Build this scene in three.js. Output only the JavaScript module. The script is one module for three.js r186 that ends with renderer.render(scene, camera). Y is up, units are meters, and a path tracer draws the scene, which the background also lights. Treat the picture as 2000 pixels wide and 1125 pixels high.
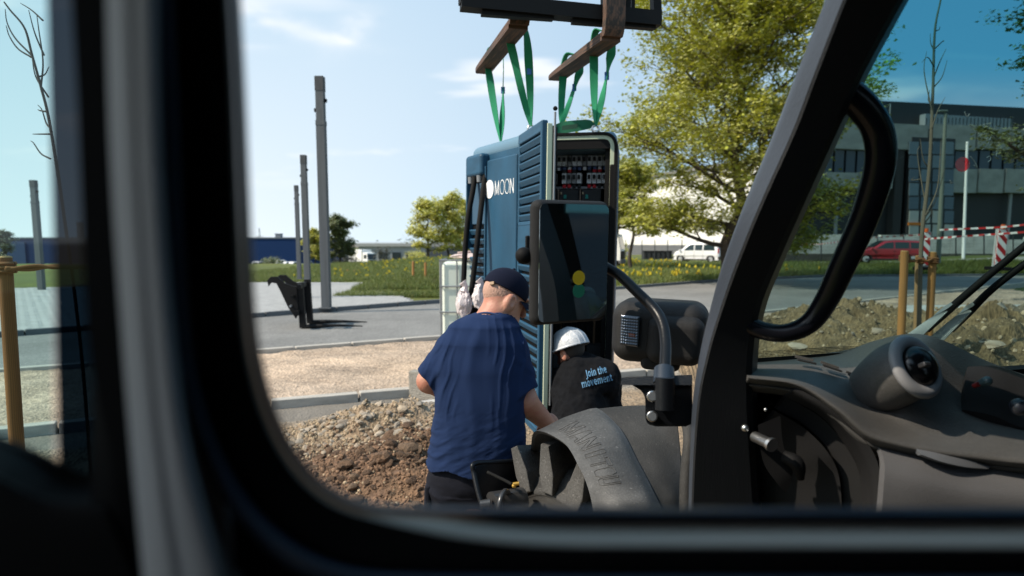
import * as THREE from 'three';
import { mergeGeometries } from 'three/addons/utils/BufferGeometryUtils.js';
import { RoundedBoxGeometry } from 'three/addons/geometries/RoundedBoxGeometry.js';
import { FontLoader } from 'three/addons/loaders/FontLoader.js';
import { TextGeometry } from 'three/addons/geometries/TextGeometry.js';

// ---------------------------------------------------------------- camera, sky, sun, exposure
const scene = new THREE.Scene();
const EYE = 1.9, FPX = 1250, PPY = 600, PITCH = Math.atan(125 / FPX);
const camera = new THREE.PerspectiveCamera(2 * Math.atan(562.5 / FPX) * 180 / Math.PI, 16 / 9, 0.05, 4000);
camera.position.set(0, EYE, 0);
camera.rotation.set(-PITCH, 0, 0);
camera.setViewOffset(2000, 1125, 0, -37.5, 2000, 1125);
camera.focus = 2.45;
camera.userData.fStop = 2.8;
camera.updateMatrixWorld(true);

const SUN = new THREE.Vector3(-0.72, 0.72, 0.19).normalize();
const clamp01 = (v) => Math.min(1, Math.max(0, v));
function skyTexture() {
  const W = 2048, H = 1024, data = new Float32Array(W * H * 4);
  const n2 = makeNoise(77), lerp = (a, b, t) => a + (b - a) * t;
  const fb = (x, y) => n2(x, y, 0) * .5 + n2(x * 2.1, y * 2.1, 3) * .27 + n2(x * 4.3, y * 4.3, 7) * .15 + n2(x * 9, y * 9, 9) * .08;
  for (let r = 0; r < H; r++) {
    const up = ((r + .5) / H - .5) * Math.PI, y = Math.sin(up);
    for (let c = 0; c < W; c++) {
      const a = ((c + .5) / W - .5) * 2 * Math.PI, x = Math.cos(a) * Math.cos(up), z = Math.sin(a) * Math.cos(up);
      const cs = x * SUN.x + y * SUN.y + z * SUN.z;
      const e = Math.max(0, y);
      let t = Math.pow(e, .75) * 1.25; t = Math.min(1, t);
      // away from the sun the sky is deeper
      const deep = THREE.MathUtils.smoothstep(-cs, -.28, .5);
      const hz = [lerp(.70, .40, deep), lerp(.755, .58, deep), lerp(.79, .70, deep)];
      const ze = [lerp(.22, .03, deep), lerp(.40, .15, deep), lerp(.58, .37, deep)];
      let col = [0, 1, 2].map((k) => lerp(hz[k], ze[k], t));
      const halo = Math.pow(Math.max(0, cs), 12) * 1.1 + Math.pow(Math.max(0, cs), 80) * 2.5;
      col = col.map((v) => v + halo * .8);
      if (y > 0.02) {
        const px = x / (y + .12), pz = z / (y + .12);
        const w = n2(px * .5, pz * .5, 20) * 1.2;
        const m = fb(px * 1.1 + w, pz * 2.6 - w * .4);
        const cl = THREE.MathUtils.smoothstep(m, .17, .55) * THREE.MathUtils.smoothstep(y, .05, .2) * .6;
        col = col.map((v, k) => lerp(v, [.86, .84, .83][k], cl));
        const az = Math.atan2(x, -z), el = Math.asin(y); // thin wisps high on the left
        for (const [a0, e0, wa, we, sl] of [[-.37, .318, .075, .011, -.28], [-.35, .298, .055, .010, -.2], [-.24, .298, .035, .020, .5], [-.262, .287, .05, .007, -.1]]) { const da = az - a0, de = el - e0 - sl * da, q = Math.exp(-((da / wa) ** 2) - (de / we) ** 2) * clamp01(.45 + .9 * fb(az * 26 + a0 * 9, el * 60)); col = col.map((v, k) => lerp(v, [.88, .85, .83][k], q * .55)); }
      }
      if (y < 0) { const g = Math.min(1, -y * 8); col = [lerp(col[0], .20, g), lerp(col[1], .18, g), lerp(col[2], .15, g)]; }
      data.set([col[0], col[1], col[2], 1], (r * W + c) * 4);
    }
  }
  const t = new THREE.DataTexture(data, W, H, THREE.RGBAFormat, THREE.FloatType);
  t.mapping = THREE.EquirectangularReflectionMapping; t.magFilter = t.minFilter = THREE.LinearFilter; t.needsUpdate = true;
  return t;
}
const sunLight = new THREE.DirectionalLight(0xfff1dc, 4.2);
sunLight.position.copy(SUN).multiplyScalar(120);
sunLight.castShadow = true;
Object.assign(sunLight.shadow.camera, { left: -70, right: 70, top: 70, bottom: -70, near: 1, far: 320 });
sunLight.shadow.mapSize.set(4096, 4096);
scene.add(sunLight, sunLight.target);
const renderer = new THREE.WebGLRenderer({ antialias: true });
renderer.toneMapping = THREE.LinearToneMapping;
renderer.toneMappingExposure = 1.42;
renderer.shadowMap.enabled = true;
scene.background = scene.environment = skyTexture();

// ---------------------------------------------------------------- helpers
function rng(seed) { let a = seed >>> 0; return () => { a = (a + 0x6D2B79F5) | 0; let t = Math.imul(a ^ (a >>> 15), 1 | a); t = (t + Math.imul(t ^ (t >>> 7), 61 | t)) ^ t; return ((t ^ (t >>> 14)) >>> 0) / 4294967296; }; }
function makeNoise(seed) {   // gradient-like value noise in -1..1
  const r = rng(seed), N = 256, tab = new Float32Array(N), perm = new Uint8Array(N * 2);
  for (let i = 0; i < N; i++) { tab[i] = r() * 2 - 1; perm[i] = i; }
  for (let i = N - 1; i > 0; i--) { const j = Math.floor(r() * (i + 1)); [perm[i], perm[j]] = [perm[j], perm[i]]; }
  for (let i = 0; i < N; i++) perm[i + N] = perm[i];
  const s = (t) => t * t * t * (t * (t * 6 - 15) + 10);
  return (x, y, z) => {
    const X = Math.floor(x), Y = Math.floor(y), Z = Math.floor(z), u = s(x - X), v = s(y - Y), w = s(z - Z);
    const h = (i, j, k) => tab[perm[perm[perm[(X + i) & 255] + ((Y + j) & 255)] + ((Z + k) & 255)]];
    const l = (a, b, t) => a + (b - a) * t;
    return l(l(l(h(0, 0, 0), h(1, 0, 0), u), l(h(0, 1, 0), h(1, 1, 0), u), v), l(l(h(0, 0, 1), h(1, 0, 1), u), l(h(0, 1, 1), h(1, 1, 1), u), v), w);
  };
}
const noise = makeNoise(11);
const fbm = (x, y, z, o = 4) => { let s = 0, a = .5, f = 1; for (let i = 0; i < o; i++) { s += a * noise(x * f + i * 17, y * f, z * f); a *= .5; f *= 2.03; } return s; };
const V = (x, y, z) => new THREE.Vector3(x, y, z);
const { smoothstep, clamp, lerp } = THREE.MathUtils;
const CP = Math.cos(PITCH), SP = Math.sin(PITCH);
// a point of the place seen at a pixel of the 2000 x 1125 photograph, at distance d in front of the viewer
function P(px, py, d) {
  const x = (px - 1000) / FPX, y = -(py - PPY) / FPX, yy = y * CP - SP, zz = -y * SP - CP, t = d / -zz;
  return V(x * t, EYE + yy * t, -d);
}
function G(px, py, h = 0) { // where that line of sight meets the level h
  const x = (px - 1000) / FPX, y = -(py - PPY) / FPX, yy = y * CP - SP, zz = -y * SP - CP, t = (h - EYE) / yy;
  return V(x * t, h, zz * t);
}
const used = {};
function numbered(n) { used[n] = (used[n] ?? -1) + 1; return used[n] ? n + '_' + String(used[n]).padStart(3, '0') : n; }
function put(o) { scene.add(o); return o; }
function tag(o, label, category, group) { o.userData = { label, category }; if (group) o.userData.group = group; return o; }
function thing(name, label, category, pos = [0, 0, 0], turn = 0, group) {
  const o = new THREE.Group(); o.name = numbered(name);
  if (pos.isVector3) o.position.copy(pos); else o.position.set(...pos);
  o.rotation.y = turn; tag(o, label, category, group); return put(o);
}
function mesh(name, geo, mat, parent) {
  const g = Array.isArray(geo) ? merge(geo) : geo;
  const m = new THREE.Mesh(g, mat); m.name = parent ? name : numbered(name); m.castShadow = m.receiveShadow = true;
  if (parent && parent.isObject3D) parent.add(m); else put(m);
  return m;
}
function merge(list) {
  const gs = list.filter(Boolean).map((g) => { g = g.index ? g.toNonIndexed() : g; if (!g.attributes.normal) g.computeVertexNormals(); if (!g.attributes.uv) g.setAttribute('uv', new THREE.BufferAttribute(new Float32Array(g.attributes.position.count * 2), 2)); for (const k of Object.keys(g.attributes)) if (!['position', 'normal', 'uv'].includes(k)) g.deleteAttribute(k); return g; });
  return mergeGeometries(gs);
}
// geometry given in world space, moved into the axes of its parent group
function local(geo, parent) { parent.updateMatrixWorld(true); return geo.applyMatrix4(parent.matrixWorld.clone().invert()); }
function struct(name, geo, mat) { const m = mesh(name, geo, mat); m.userData = { kind: 'structure' }; return m; }
function copyOf(o, name, label, group) { const c = o.clone(); c.name = numbered(name); c.userData = { ...o.userData }; if (label) c.userData.label = label; if (group) c.userData.group = group; return put(c); }

const box = (w, h, d, x = 0, y = 0, z = 0) => new THREE.BoxGeometry(w, h, d).translate(x, y, z);
const rbox = (w, h, d, r, x = 0, y = 0, z = 0, s = 2) => new RoundedBoxGeometry(w, h, d, s, r).translate(x, y, z);
const cyl = (r0, r1, h, s = 20, x = 0, y = 0, z = 0) => new THREE.CylinderGeometry(r1, r0, h, s).translate(x, y, z);
function rod(a, b, r, r2 = r, s = 10) { const d = b.clone().sub(a), g = new THREE.CylinderGeometry(r2, r, d.length(), s); g.applyQuaternion(new THREE.Quaternion().setFromUnitVectors(V(0, 1, 0), d.clone().normalize())); return g.translate((a.x + b.x) / 2, (a.y + b.y) / 2, (a.z + b.z) / 2); }
function barBetween(a, b, w, h) { const d = b.clone().sub(a), g = new THREE.BoxGeometry(w, h, d.length()); const m = new THREE.Matrix4().lookAt(b, a, V(0, 1, 0)); g.applyMatrix4(m); return g.translate((a.x + b.x) / 2, (a.y + b.y) / 2, (a.z + b.z) / 2); }
// Catmull-Rom on arrays of numbers
const cr = (a, b, c, d, t) => .5 * (2 * b + (c - a) * t + (2 * a - 5 * b + 4 * c - d) * t * t + (3 * b - a - 3 * c + d) * t * t * t);
function crv(pts, t) { // pts arrays of equal length, t 0..1
  const n = pts.length - 1, f = Math.min(n - 1e-6, Math.max(0, t * n)), i = Math.floor(f), u = f - i;
  const g = (k) => k < 0 ? pts[0].map((v, q) => 2 * v - pts[1][q]) : k > n ? pts[n].map((v, q) => 2 * v - pts[n - 1][q]) : pts[k];
  const a = g(i - 1), b = g(i), c = g(i + 1), d = g(i + 2);
  return b.map((_, q) => cr(a[q], b[q], c[q], d[q], u));
}
function gridGeo(fn, nu, nv, flip, uvs) { // fn(u,v) -> Vector3, smooth normals
  const pos = [], uv = [], idx = [];
  for (let j = 0; j <= nv; j++) for (let i = 0; i <= nu; i++) { const p = fn(i / nu, j / nv); pos.push(p.x, p.y, p.z); if (uvs === 'xz') uv.push(p.x, -p.z); else uv.push(i / nu * (uvs?.[0] ?? 1), j / nv * (uvs?.[1] ?? 1)); }
  for (let j = 0; j < nv; j++) for (let i = 0; i < nu; i++) { const a = j * (nu + 1) + i, b = a + 1, c = a + nu + 1, d = c + 1; flip ? idx.push(a, c, b, b, c, d) : idx.push(a, b, c, b, d, c); }
  const g = new THREE.BufferGeometry(); g.setAttribute('position', new THREE.Float32BufferAttribute(pos, 3)); g.setAttribute('uv', new THREE.Float32BufferAttribute(uv, 2)); g.setIndex(idx); g.computeVertexNormals(); return g;
}
function surf(rows) { // rows of [px,py,d] -> function (u,v) to a point of the bicubic sheet
  const w = rows.map((r) => r.map(([a, b, d]) => P(a, b, d).toArray()));
  return (u, v) => { const line = w.map((r) => crv(r, u)); return V(...crv(line, v)); };
}
// a sheet with thickness: front face, back face shifted by 'off', and the four edges
function shell(rows, off, nu = 24, nv = 24, uvs = [1, 1]) {
  const f = typeof rows === 'function' ? rows : surf(rows), b = (u, v) => f(u, v).add(off);
  const edge = (e) => gridGeo((u, v) => { const p = e(u); return v ? f(...p).add(off) : f(...p); }, Math.max(nu, nv), 1);
  return merge([gridGeo(f, nu, nv, false, uvs), gridGeo(b, nu, nv, true, uvs), edge((u) => [u, 0]), edge((u) => [u, 1]), edge((u) => [0, u]), edge((u) => [1, u])]);
}
// tube through points with a radius per point; sx, sy squash the section
function tube(pts, rad, seg = 40, sides = 12, caps = true) {
  const arr = pts.map((p, i) => [p.x, p.y, p.z, Array.isArray(rad) ? rad[i] : rad]);
  const C = []; for (let i = 0; i <= seg; i++) C.push(crv(arr, i / seg));
  const pos = [], uv = [], idx = []; let nrm = null, len = 0;
  for (let i = 0; i <= seg; i++) {
    const a = C[Math.max(0, i - 1)], b = C[Math.min(seg, i + 1)], t = V(b[0] - a[0], b[1] - a[1], b[2] - a[2]).normalize();
    if (!nrm) nrm = Math.abs(t.y) < .9 ? V(0, 1, 0).cross(t).normalize() : V(1, 0, 0).cross(t).normalize();
    nrm.sub(t.clone().multiplyScalar(nrm.dot(t))).normalize();
    const bi = t.clone().cross(nrm); if (i) len += Math.hypot(C[i][0] - C[i - 1][0], C[i][1] - C[i - 1][1], C[i][2] - C[i - 1][2]);
    for (let k = 0; k <= sides; k++) { const an = k / sides * Math.PI * 2, r = Math.max(1e-5, C[i][3]), q = nrm.clone().multiplyScalar(Math.cos(an) * r).addScaledVector(bi, Math.sin(an) * r); pos.push(C[i][0] + q.x, C[i][1] + q.y, C[i][2] + q.z); uv.push(k / sides * r * 6.28, len); }
  }
  for (let i = 0; i < seg; i++) for (let k = 0; k < sides; k++) { const a = i * (sides + 1) + k, b = a + 1, c = a + sides + 1, d = c + 1; idx.push(a, b, c, b, d, c); }
  if (caps) for (const [row, fl] of [[0, true], [seg, false]]) { const ci = pos.length / 3; pos.push(C[row][0], C[row][1], C[row][2]); uv.push(0, 0); for (let k = 0; k < sides; k++) { const a = row * (sides + 1) + k; fl ? idx.push(ci, a + 1, a) : idx.push(ci, a, a + 1); } }
  const g = new THREE.BufferGeometry(); g.setAttribute('position', new THREE.Float32BufferAttribute(pos, 3)); g.setAttribute('uv', new THREE.Float32BufferAttribute(uv, 2)); g.setIndex(idx); g.computeVertexNormals(); return g;
}
// closed sections (arrays of Vector3, same count) joined along the length; flat ends
function loft(secs, seg = 40, sharp = true) {
  const n = secs[0].length, rows = secs.map((s) => s.map((p) => p.toArray()).flat());
  const at = (t) => crv(rows, t);
  const gs = [];
  for (let k = 0; k < n; k++) { const q = (k + 1) % n; gs.push(gridGeo((u, v) => { const s = at(u), m = v ? q : k; return V(s[m * 3], s[m * 3 + 1], s[m * 3 + 2]); }, seg, 1, false)); }
  for (const [t, fl] of [[0, 1], [1, 0]]) { const s = at(t), pos = [], idx = []; for (let k = 0; k < n; k++) pos.push(s[k * 3], s[k * 3 + 1], s[k * 3 + 2]); for (let k = 1; k < n - 1; k++) fl ? idx.push(0, k + 1, k) : idx.push(0, k, k + 1); const g = new THREE.BufferGeometry(); g.setAttribute('position', new THREE.Float32BufferAttribute(pos, 3)); g.setIndex(idx); g.computeVertexNormals(); gs.push(g); }
  return merge(gs);
}
// flat strip with thickness along points; side[i] is the width direction at each point
function ribbon(pts, sides, width, th = .004, seg = 40) {
  const rows = pts.map((p, i) => [...p.toArray(), ...sides[i].clone().normalize().toArray(), Array.isArray(width) ? width[i] : width]);
  const at = (t) => { const a = crv(rows, t), b = crv(rows, Math.min(1, t + .01)), c = crv(rows, Math.max(0, t - .01)); const tan = V(b[0] - c[0], b[1] - c[1], b[2] - c[2]).normalize(), s = V(a[3], a[4], a[5]).normalize(); const n = tan.clone().cross(s).normalize(); return { p: V(a[0], a[1], a[2]), s, n, w: a[6] }; };
  const A = []; for (let i = 0; i <= seg; i++) A.push(at(i / seg));
  const pt = (i, a, b) => A[i].p.clone().addScaledVector(A[i].s, a * A[i].w / 2).addScaledVector(A[i].n, b * th / 2);
  const face = (c0, c1) => gridGeo((u, v) => pt(Math.round(u * seg), ...(v ? c1 : c0)), seg, 1);
  return merge([face([-1, 1], [1, 1]), face([1, -1], [-1, -1]), face([1, 1], [1, -1]), face([-1, -1], [-1, 1])]);
}
// surface nets over a signed distance
function nets(sdf, lo, hi, cell, step) {
  const n = [0, 1, 2].map((k) => Math.ceil((hi[k] - lo[k]) / cell) + 1), N = n[0] * n[1] * n[2], f = new Float32Array(N);
  let q = 0; for (let k = 0; k < n[2]; k++) for (let j = 0; j < n[1]; j++) for (let i = 0; i < n[0]; i++) f[q++] = sdf(lo[0] + i * cell, lo[1] + j * cell, lo[2] + k * cell);
  const S = [1, n[0], n[0] * n[1]], id = new Int32Array(N).fill(-1), pos = [], idx = [];
  for (let k = 0; k < n[2] - 1; k++) for (let j = 0; j < n[1] - 1; j++) for (let i = 0; i < n[0] - 1; i++) {
    const b = i + j * S[1] + k * S[2]; let mask = 0, c = [0, 0, 0], m = 0; const g = [];
    for (let e = 0; e < 8; e++) { const v = f[b + (e & 1) + (e >> 1 & 1) * S[1] + (e >> 2) * S[2]]; g.push(v); if (v < 0) mask |= 1 << e; }
    if (mask === 0 || mask === 255) continue;
    for (let e = 0; e < 8; e++) for (let ax = 0; ax < 3; ax++) { const h = e | (1 << ax); if (h === e || (g[e] < 0) === (g[h] < 0)) continue; const t = g[e] / (g[e] - g[h]); const o = [e & 1, e >> 1 & 1, e >> 2]; o[ax] += t; c[0] += o[0]; c[1] += o[1]; c[2] += o[2]; m++; }
    id[b] = pos.length / 3; pos.push(lo[0] + (i + c[0] / m) * cell, lo[1] + (j + c[1] / m) * cell, lo[2] + (k + c[2] / m) * cell);
  }
  for (let k = 1; k < n[2] - 1; k++) for (let j = 1; j < n[1] - 1; j++) for (let i = 1; i < n[0] - 1; i++) {
    const b = i + j * S[1] + k * S[2];
    for (let ax = 0; ax < 3; ax++) { if ((f[b] < 0) === (f[b + S[ax]] < 0)) continue; const u = S[(ax + 1) % 3], v = S[(ax + 2) % 3]; const a = id[b], b1 = id[b - u], c = id[b - u - v], d = id[b - v]; if (a < 0 || b1 < 0 || c < 0 || d < 0) continue; f[b] < 0 ? idx.push(a, b1, c, a, c, d) : idx.push(a, c, b1, a, d, c); }
  }
  const g = new THREE.BufferGeometry(); g.setAttribute('position', new THREE.Float32BufferAttribute(pos, 3)); g.setIndex(idx);
  const nr = new Float32Array(pos.length), e = step ?? cell * .5;
  for (let i = 0; i < pos.length; i += 3) { const [x, y, z] = [pos[i], pos[i + 1], pos[i + 2]]; const v = V(sdf(x + e, y, z) - sdf(x - e, y, z), sdf(x, y + e, z) - sdf(x, y - e, z), sdf(x, y, z + e) - sdf(x, y, z - e)).normalize(); nr.set([v.x, v.y, v.z], i); }
  g.setAttribute('normal', new THREE.BufferAttribute(nr, 3));
  const uv = new Float32Array(pos.length / 3 * 2); for (let i = 0; i < pos.length / 3; i++) { uv[i * 2] = pos[i * 3] + pos[i * 3 + 2] * .6; uv[i * 2 + 1] = pos[i * 3 + 1]; } g.setAttribute('uv', new THREE.BufferAttribute(uv, 2));
  return g;
}
const smin = (a, b, k) => { const h = clamp(.5 + .5 * (b - a) / k, 0, 1); return lerp(b, a, h) - k * h * (1 - h); };
function capsule(a, b, ra, rb) { const d = b.clone().sub(a), L = d.lengthSq(); return (x, y, z) => { const px = x - a.x, py = y - a.y, pz = z - a.z, t = clamp((px * d.x + py * d.y + pz * d.z) / L, 0, 1); return Math.hypot(px - d.x * t, py - d.y * t, pz - d.z * t) - (ra + (rb - ra) * t); }; }
function ellipsoid(c, r, q) { const inv = q ? q.clone().invert() : null, v = V(0, 0, 0), m = Math.min(...r); return (x, y, z) => { v.set(x - c.x, y - c.y, z - c.z); if (inv) v.applyQuaternion(inv); const k = Math.hypot(v.x / r[0], v.y / r[1], v.z / r[2]); const k2 = Math.hypot(v.x / r[0] ** 2, v.y / r[1] ** 2, v.z / r[2] ** 2); return k2 < 1e-6 ? -m : k * (k - 1) / k2; }; }

// ---------------------------------------------------------------- materials
function tex(size, fn, srgb, rep = 1) { // fn(u,v) -> [r,g,b] 0..1 (already display values if srgb)
  const d = new Uint8Array(size * size * 4);
  for (let j = 0; j < size; j++) for (let i = 0; i < size; i++) { const c = fn(i / size, j / size); d.set([clamp(c[0], 0, 1) * 255, clamp(c[1], 0, 1) * 255, clamp(c[2], 0, 1) * 255, 255], (j * size + i) * 4); }
  const t = new THREE.DataTexture(d, size, size); t.wrapS = t.wrapT = THREE.RepeatWrapping; t.magFilter = t.minFilter = THREE.LinearFilter; if (srgb) t.colorSpace = THREE.SRGBColorSpace; t.repeat.set(rep, rep); t.needsUpdate = true; return t;
}
// tileable fbm on a torus of cells
function tileN(seed) { const r = rng(seed), tab = Array.from({ length: 4096 }, () => r()); return (u, v, f) => { const x = u * f, y = v * f, X = Math.floor(x), Y = Math.floor(y), s = (t) => t * t * (3 - 2 * t), a = s(x - X), b = s(y - Y); const h = (i, j) => tab[(((i % f) + f) % f * 131 + ((j % f) + f) % f * 719 + f * 57) & 4095]; return lerp(lerp(h(X, Y), h(X + 1, Y), a), lerp(h(X, Y + 1), h(X + 1, Y + 1), a), b); }; }
const tn = tileN(5), tfb = (u, v, f, o = 4) => { let s = 0, a = .5, w = 0; for (let i = 0; i < o; i++) { s += a * tn(u, v, f << i); w += a; a *= .55; } return s / w; };
const grey = (f) => (u, v) => { const k = f(u, v); return [k, k, k]; };
const T = {
  asphalt: tex(512, grey((u, v) => .56 + .42 * tfb(u, v, 2, 5) + .10 * Math.max(0, tfb(u * 1, v, 3, 3) - .5) + .22 * (tn(u, v, 256) - .5) + .1 * (tn(u, v, 128) - .5)), true, .25),
  grain: tex(512, grey((u, v) => tn(u, v, 256) * .55 + tn(u, v, 128) * .35 + tn(u, v, 32) * .1), false, 1),
  fine: tex(512, grey((u, v) => tn(u, v, 128) * .5 + tn(u, v, 256) * .5), false, 4),
  pebble: tex(512, grey((u, v) => .66 + .34 * tfb(u, v, 3, 3) + .26 * (tn(u, v, 128) - .5) + .18 * (tn(u, v, 64) - .5) + .22 * (tn(u, v, 256) - .5)), true, .5),
  pebbleB: tex(512, grey((u, v) => tn(u, v, 128) * .4 + tn(u, v, 64) * .4 + tn(u, v, 256) * .2), false, .5),
  concrete: tex(512, grey((u, v) => .72 + .25 * tfb(u, v, 3, 4) + .10 * (tn(u, v, 256) - .5)), true, 1),
  weave: tex(256, grey((u, v) => .5 + .25 * Math.sin(u * 6.2832 * 64) * Math.cos(v * 6.2832 * 64) + .25 * tn(u, v, 128)), false, 8),
  skin: tex(256, (u, v) => { const a = tfb(u, v, 6, 4), b = tn(u, v, 96); return [.92 + .12 * (a - .5), .86 + .3 * (a - .5) + .08 * (b - .5), .82 + .3 * (a - .5)]; }, true, 4),
  wood: tex(512, (u, v) => { const a = tfb(u, v, 3, 3), l = .5 + .5 * Math.sin((u * 22 + a * 3) * 6.2832), k = .78 + .16 * l + .15 * (tn(u * 1, v, 8) - .5); return [k, k * .95, k * .88]; }, true, 1),
  dust: tex(512, grey((u, v) => { const a = tfb(u, v, 5, 5), s = Math.pow(tn(u, v, 200), 14) * 1.2; return .55 + .5 * (a - .5) * 1.3 + s * .5 + .12 * (tn(u, v, 256) - .5); }), true, 1),
  rust: tex(256, (u, v) => { const a = tfb(u, v, 4, 5), k = smoothstep(a, .4, .65); return [.50 + .36 * k, .48 + .22 * k, .47 + .14 * k]; }, true, 2),
  leafv: null,
};
function M(c, o = {}) { const { sp, ...r } = o; if (sp !== undefined) r.specularIntensity = sp; const m = new (sp !== undefined || r.clearcoat || r.transmission || r.sheen ? THREE.MeshPhysicalMaterial : THREE.MeshStandardMaterial)({ roughness: .8, ...r }); m.color.setRGB(...c); return m; }
const mat = {
  asphalt: M([.285, .28, .268], { roughness: .92, map: T.asphalt, bumpMap: T.grain, bumpScale: .004 }),
  gravel: M([.58, .44, .325], { roughness: 1, map: T.pebble, bumpMap: T.pebbleB, bumpScale: .02 }),
  kerb: M([.58, .54, .48], { roughness: .95, map: T.concrete, bumpMap: T.grain, bumpScale: .002 }),
  kerbShade: M([.16, .17, .18], { roughness: .95, map: T.concrete }),  // shade on the kerb face is put into this dark base colour
  concrete: M([.42, .39, .34], { roughness: .95, map: T.concrete, bumpMap: T.pebbleB, bumpScale: .01 }),
  paver: M([.36, .36, .36], { roughness: .95, map: T.concrete }),
  black: M([.005, .005, .0055], { roughness: .7, sp: .3 }),
  blackGloss: M([.006, .007, .009], { roughness: .34, sp: .45, bumpMap: T.grain, bumpScale: .0004 }),
  rubber: M([.010, .010, .010], { roughness: .8, sp: .3 }),
  plasticGrain: M([.098, .095, .092], { roughness: .5, sp: 1, map: T.concrete, bumpMap: T.fine, bumpScale: .0006 }),
  plasticDark: M([.014, .014, .015], { roughness: .65, sp: .4, bumpMap: T.fine, bumpScale: .0005 }),
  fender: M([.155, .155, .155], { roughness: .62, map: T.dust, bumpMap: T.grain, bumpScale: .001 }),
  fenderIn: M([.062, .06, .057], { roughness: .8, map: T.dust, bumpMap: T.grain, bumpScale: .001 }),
  tyre: M([.19, .185, .178], { roughness: .9, map: T.dust, bumpMap: T.grain, bumpScale: .002 }),
  steel: M([.55, .55, .55], { roughness: .35, metalness: 1 }),
  galv: M([.34, .36, .38], { roughness: .55, metalness: .5, map: T.concrete }),
  poleGrey: M([.13, .14, .15], { roughness: .7, map: T.concrete }),
  blue: M([.021, .092, .172], { roughness: .5, sp: .6, map: T.concrete }),
  white: M([.74, .73, .71], { roughness: .6 }),
  wood: M([.50, .26, .095], { roughness: .85, map: T.wood }),
  woodOld: M([.40, .27, .15], { roughness: .9, map: T.wood }),
  rope: M([.20, .085, .03], { roughness: 1 }),
  sling: M([.012, .24, .115], { roughness: .85, bumpMap: T.weave, bumpScale: .001 }),
  forkSteel: M([.20, .165, .145], { roughness: .75, metalness: .2, map: T.rust }),
  tint: M([.40, .53, .52], { roughness: .02, transmission: 1, thickness: 0, ior: 1.45 }),
  pane: M([.66, .86, .84], { roughness: .02, transmission: 1, thickness: 0, ior: 1.45 }),
  smoke: M([.007, .016, .027], { roughness: .03, transmission: 1, thickness: 0, ior: 1.45 }),
  glassDark: M([.02, .03, .04], { roughness: .08, metalness: 0 }),
  mirror: M([.42, .49, .52], { roughness: .035, metalness: 1 }),
};
for (const k in mat) mat[k].name = k;
// ---------------------------------------------------------------- ground
const nearKerb = (x) => x < -2.76 ? 7.2 + (x + 2.76) * .515 : x < -1.15 ? 7.2 + (x + 2.76) * .40 : 7.84 + (x + 1.15) * .38;
const farKerb = (x) => x < 6.75 ? 12.3 + (x + 1.67) * .565 : 17.06 + (x - 6.75) * .74;
const roadFar = (x) => x < 10 ? 20.3 + (x + 2.35) * .92 : x < 18 ? 31.66 + (x - 10) * .6 : 36.46 + (x - 18) * .1;
const stripMid = (x) => x < 25.5 ? 57 - (x - 16.5) * 1.55 : 43.05 - (x - 25.5) * .1;
const stripY = (x) => clamp(.08 + (x - 16.5) * .042, 0.03, .9);
function land(x, d) {
  const left = d < 60 ? 0 : d < 200 ? -(d - 60) * .04 : -5.6 - (d - 200) * .022;
  const lump = .55 * Math.exp(-(((x + 3.4) / 3) ** 2 + ((d - 29) / 5) ** 2)) + .7 * Math.exp(-(((x + 5) / 7) ** 2 + ((d - 52) / 9) ** 2));
  const e = roadFar(x), s = stripMid(x);
  const right = .06 + stripY(x) * smoothstep(d, e, Math.max(e + 3, s - 2.5)) - Math.max(0, d - 95) * .03;
  const w = smoothstep(x, 1.5, 9);
  let y = lerp(Math.max(left, -14) + (d > 24 ? lump : 0) + .08 * fbm(x * .2, d * .2, 1), right + .03 * fbm(x * .4, d * .4, 1), w);
  // flat under the roads and the building site
  const site = d < roadFar(x) + .2 ? 1 : x < -6.2 && d < 30.5 ? 1 : 0;
  return site ? -.12 : Math.max(y, d < 60 ? .02 : -20);
}
{
  const ax = [], ad = [];
  for (let i = 0; i <= 260; i++) { const t = i / 130 - 1; ax.push(Math.sign(t) * (Math.abs(t) * 45 + 1400 * Math.abs(t) ** 6)); }
  for (let i = 0; i <= 260; i++) { const t = i / 260; ad.push(-60 + t * 130 + 2200 * t ** 9); }
  const pos = [], uv = [], idx = [], col = [];
  for (let j = 0; j < ad.length; j++) for (let i = 0; i < ax.length; i++) {
    const x = ax[i], d = ad[j]; pos.push(x, land(x, d), -d); uv.push(x, d);
    const a = fbm(x * .12, d * .12, 5), b = fbm(x * .6, d * .6, 9);
    const bare = clamp(smoothstep(Math.exp(-(((x + 4.2) / 2.4) ** 2 + ((d - 30) / 4) ** 2)) + b * .7, .55, .8), 0, 1) * (x < 0 ? 1 : 0);
    const g = [.125 + a * .07 + b * .03, .155 + a * .05 + b * .04, .022];
    col.push(lerp(g[0], .17, bare), lerp(g[1], .10, bare), lerp(g[2], .055, bare));
  }
  const w = ax.length;
  for (let j = 0; j < ad.length - 1; j++) for (let i = 0; i < w - 1; i++) { const a = j * w + i; idx.push(a, a + 1, a + w, a + 1, a + w + 1, a + w); }
  const g = new THREE.BufferGeometry(); g.setAttribute('position', new THREE.Float32BufferAttribute(pos, 3)); g.setAttribute('uv', new THREE.Float32BufferAttribute(uv, 2)); g.setAttribute('color', new THREE.Float32BufferAttribute(col, 3)); g.setIndex(idx); g.computeVertexNormals();
  struct('ground', g, M([1, 1, 1], { roughness: 1, vertexColors: true, map: T.pebble, bumpMap: T.pebbleB, bumpScale: .03 }));
}
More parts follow.
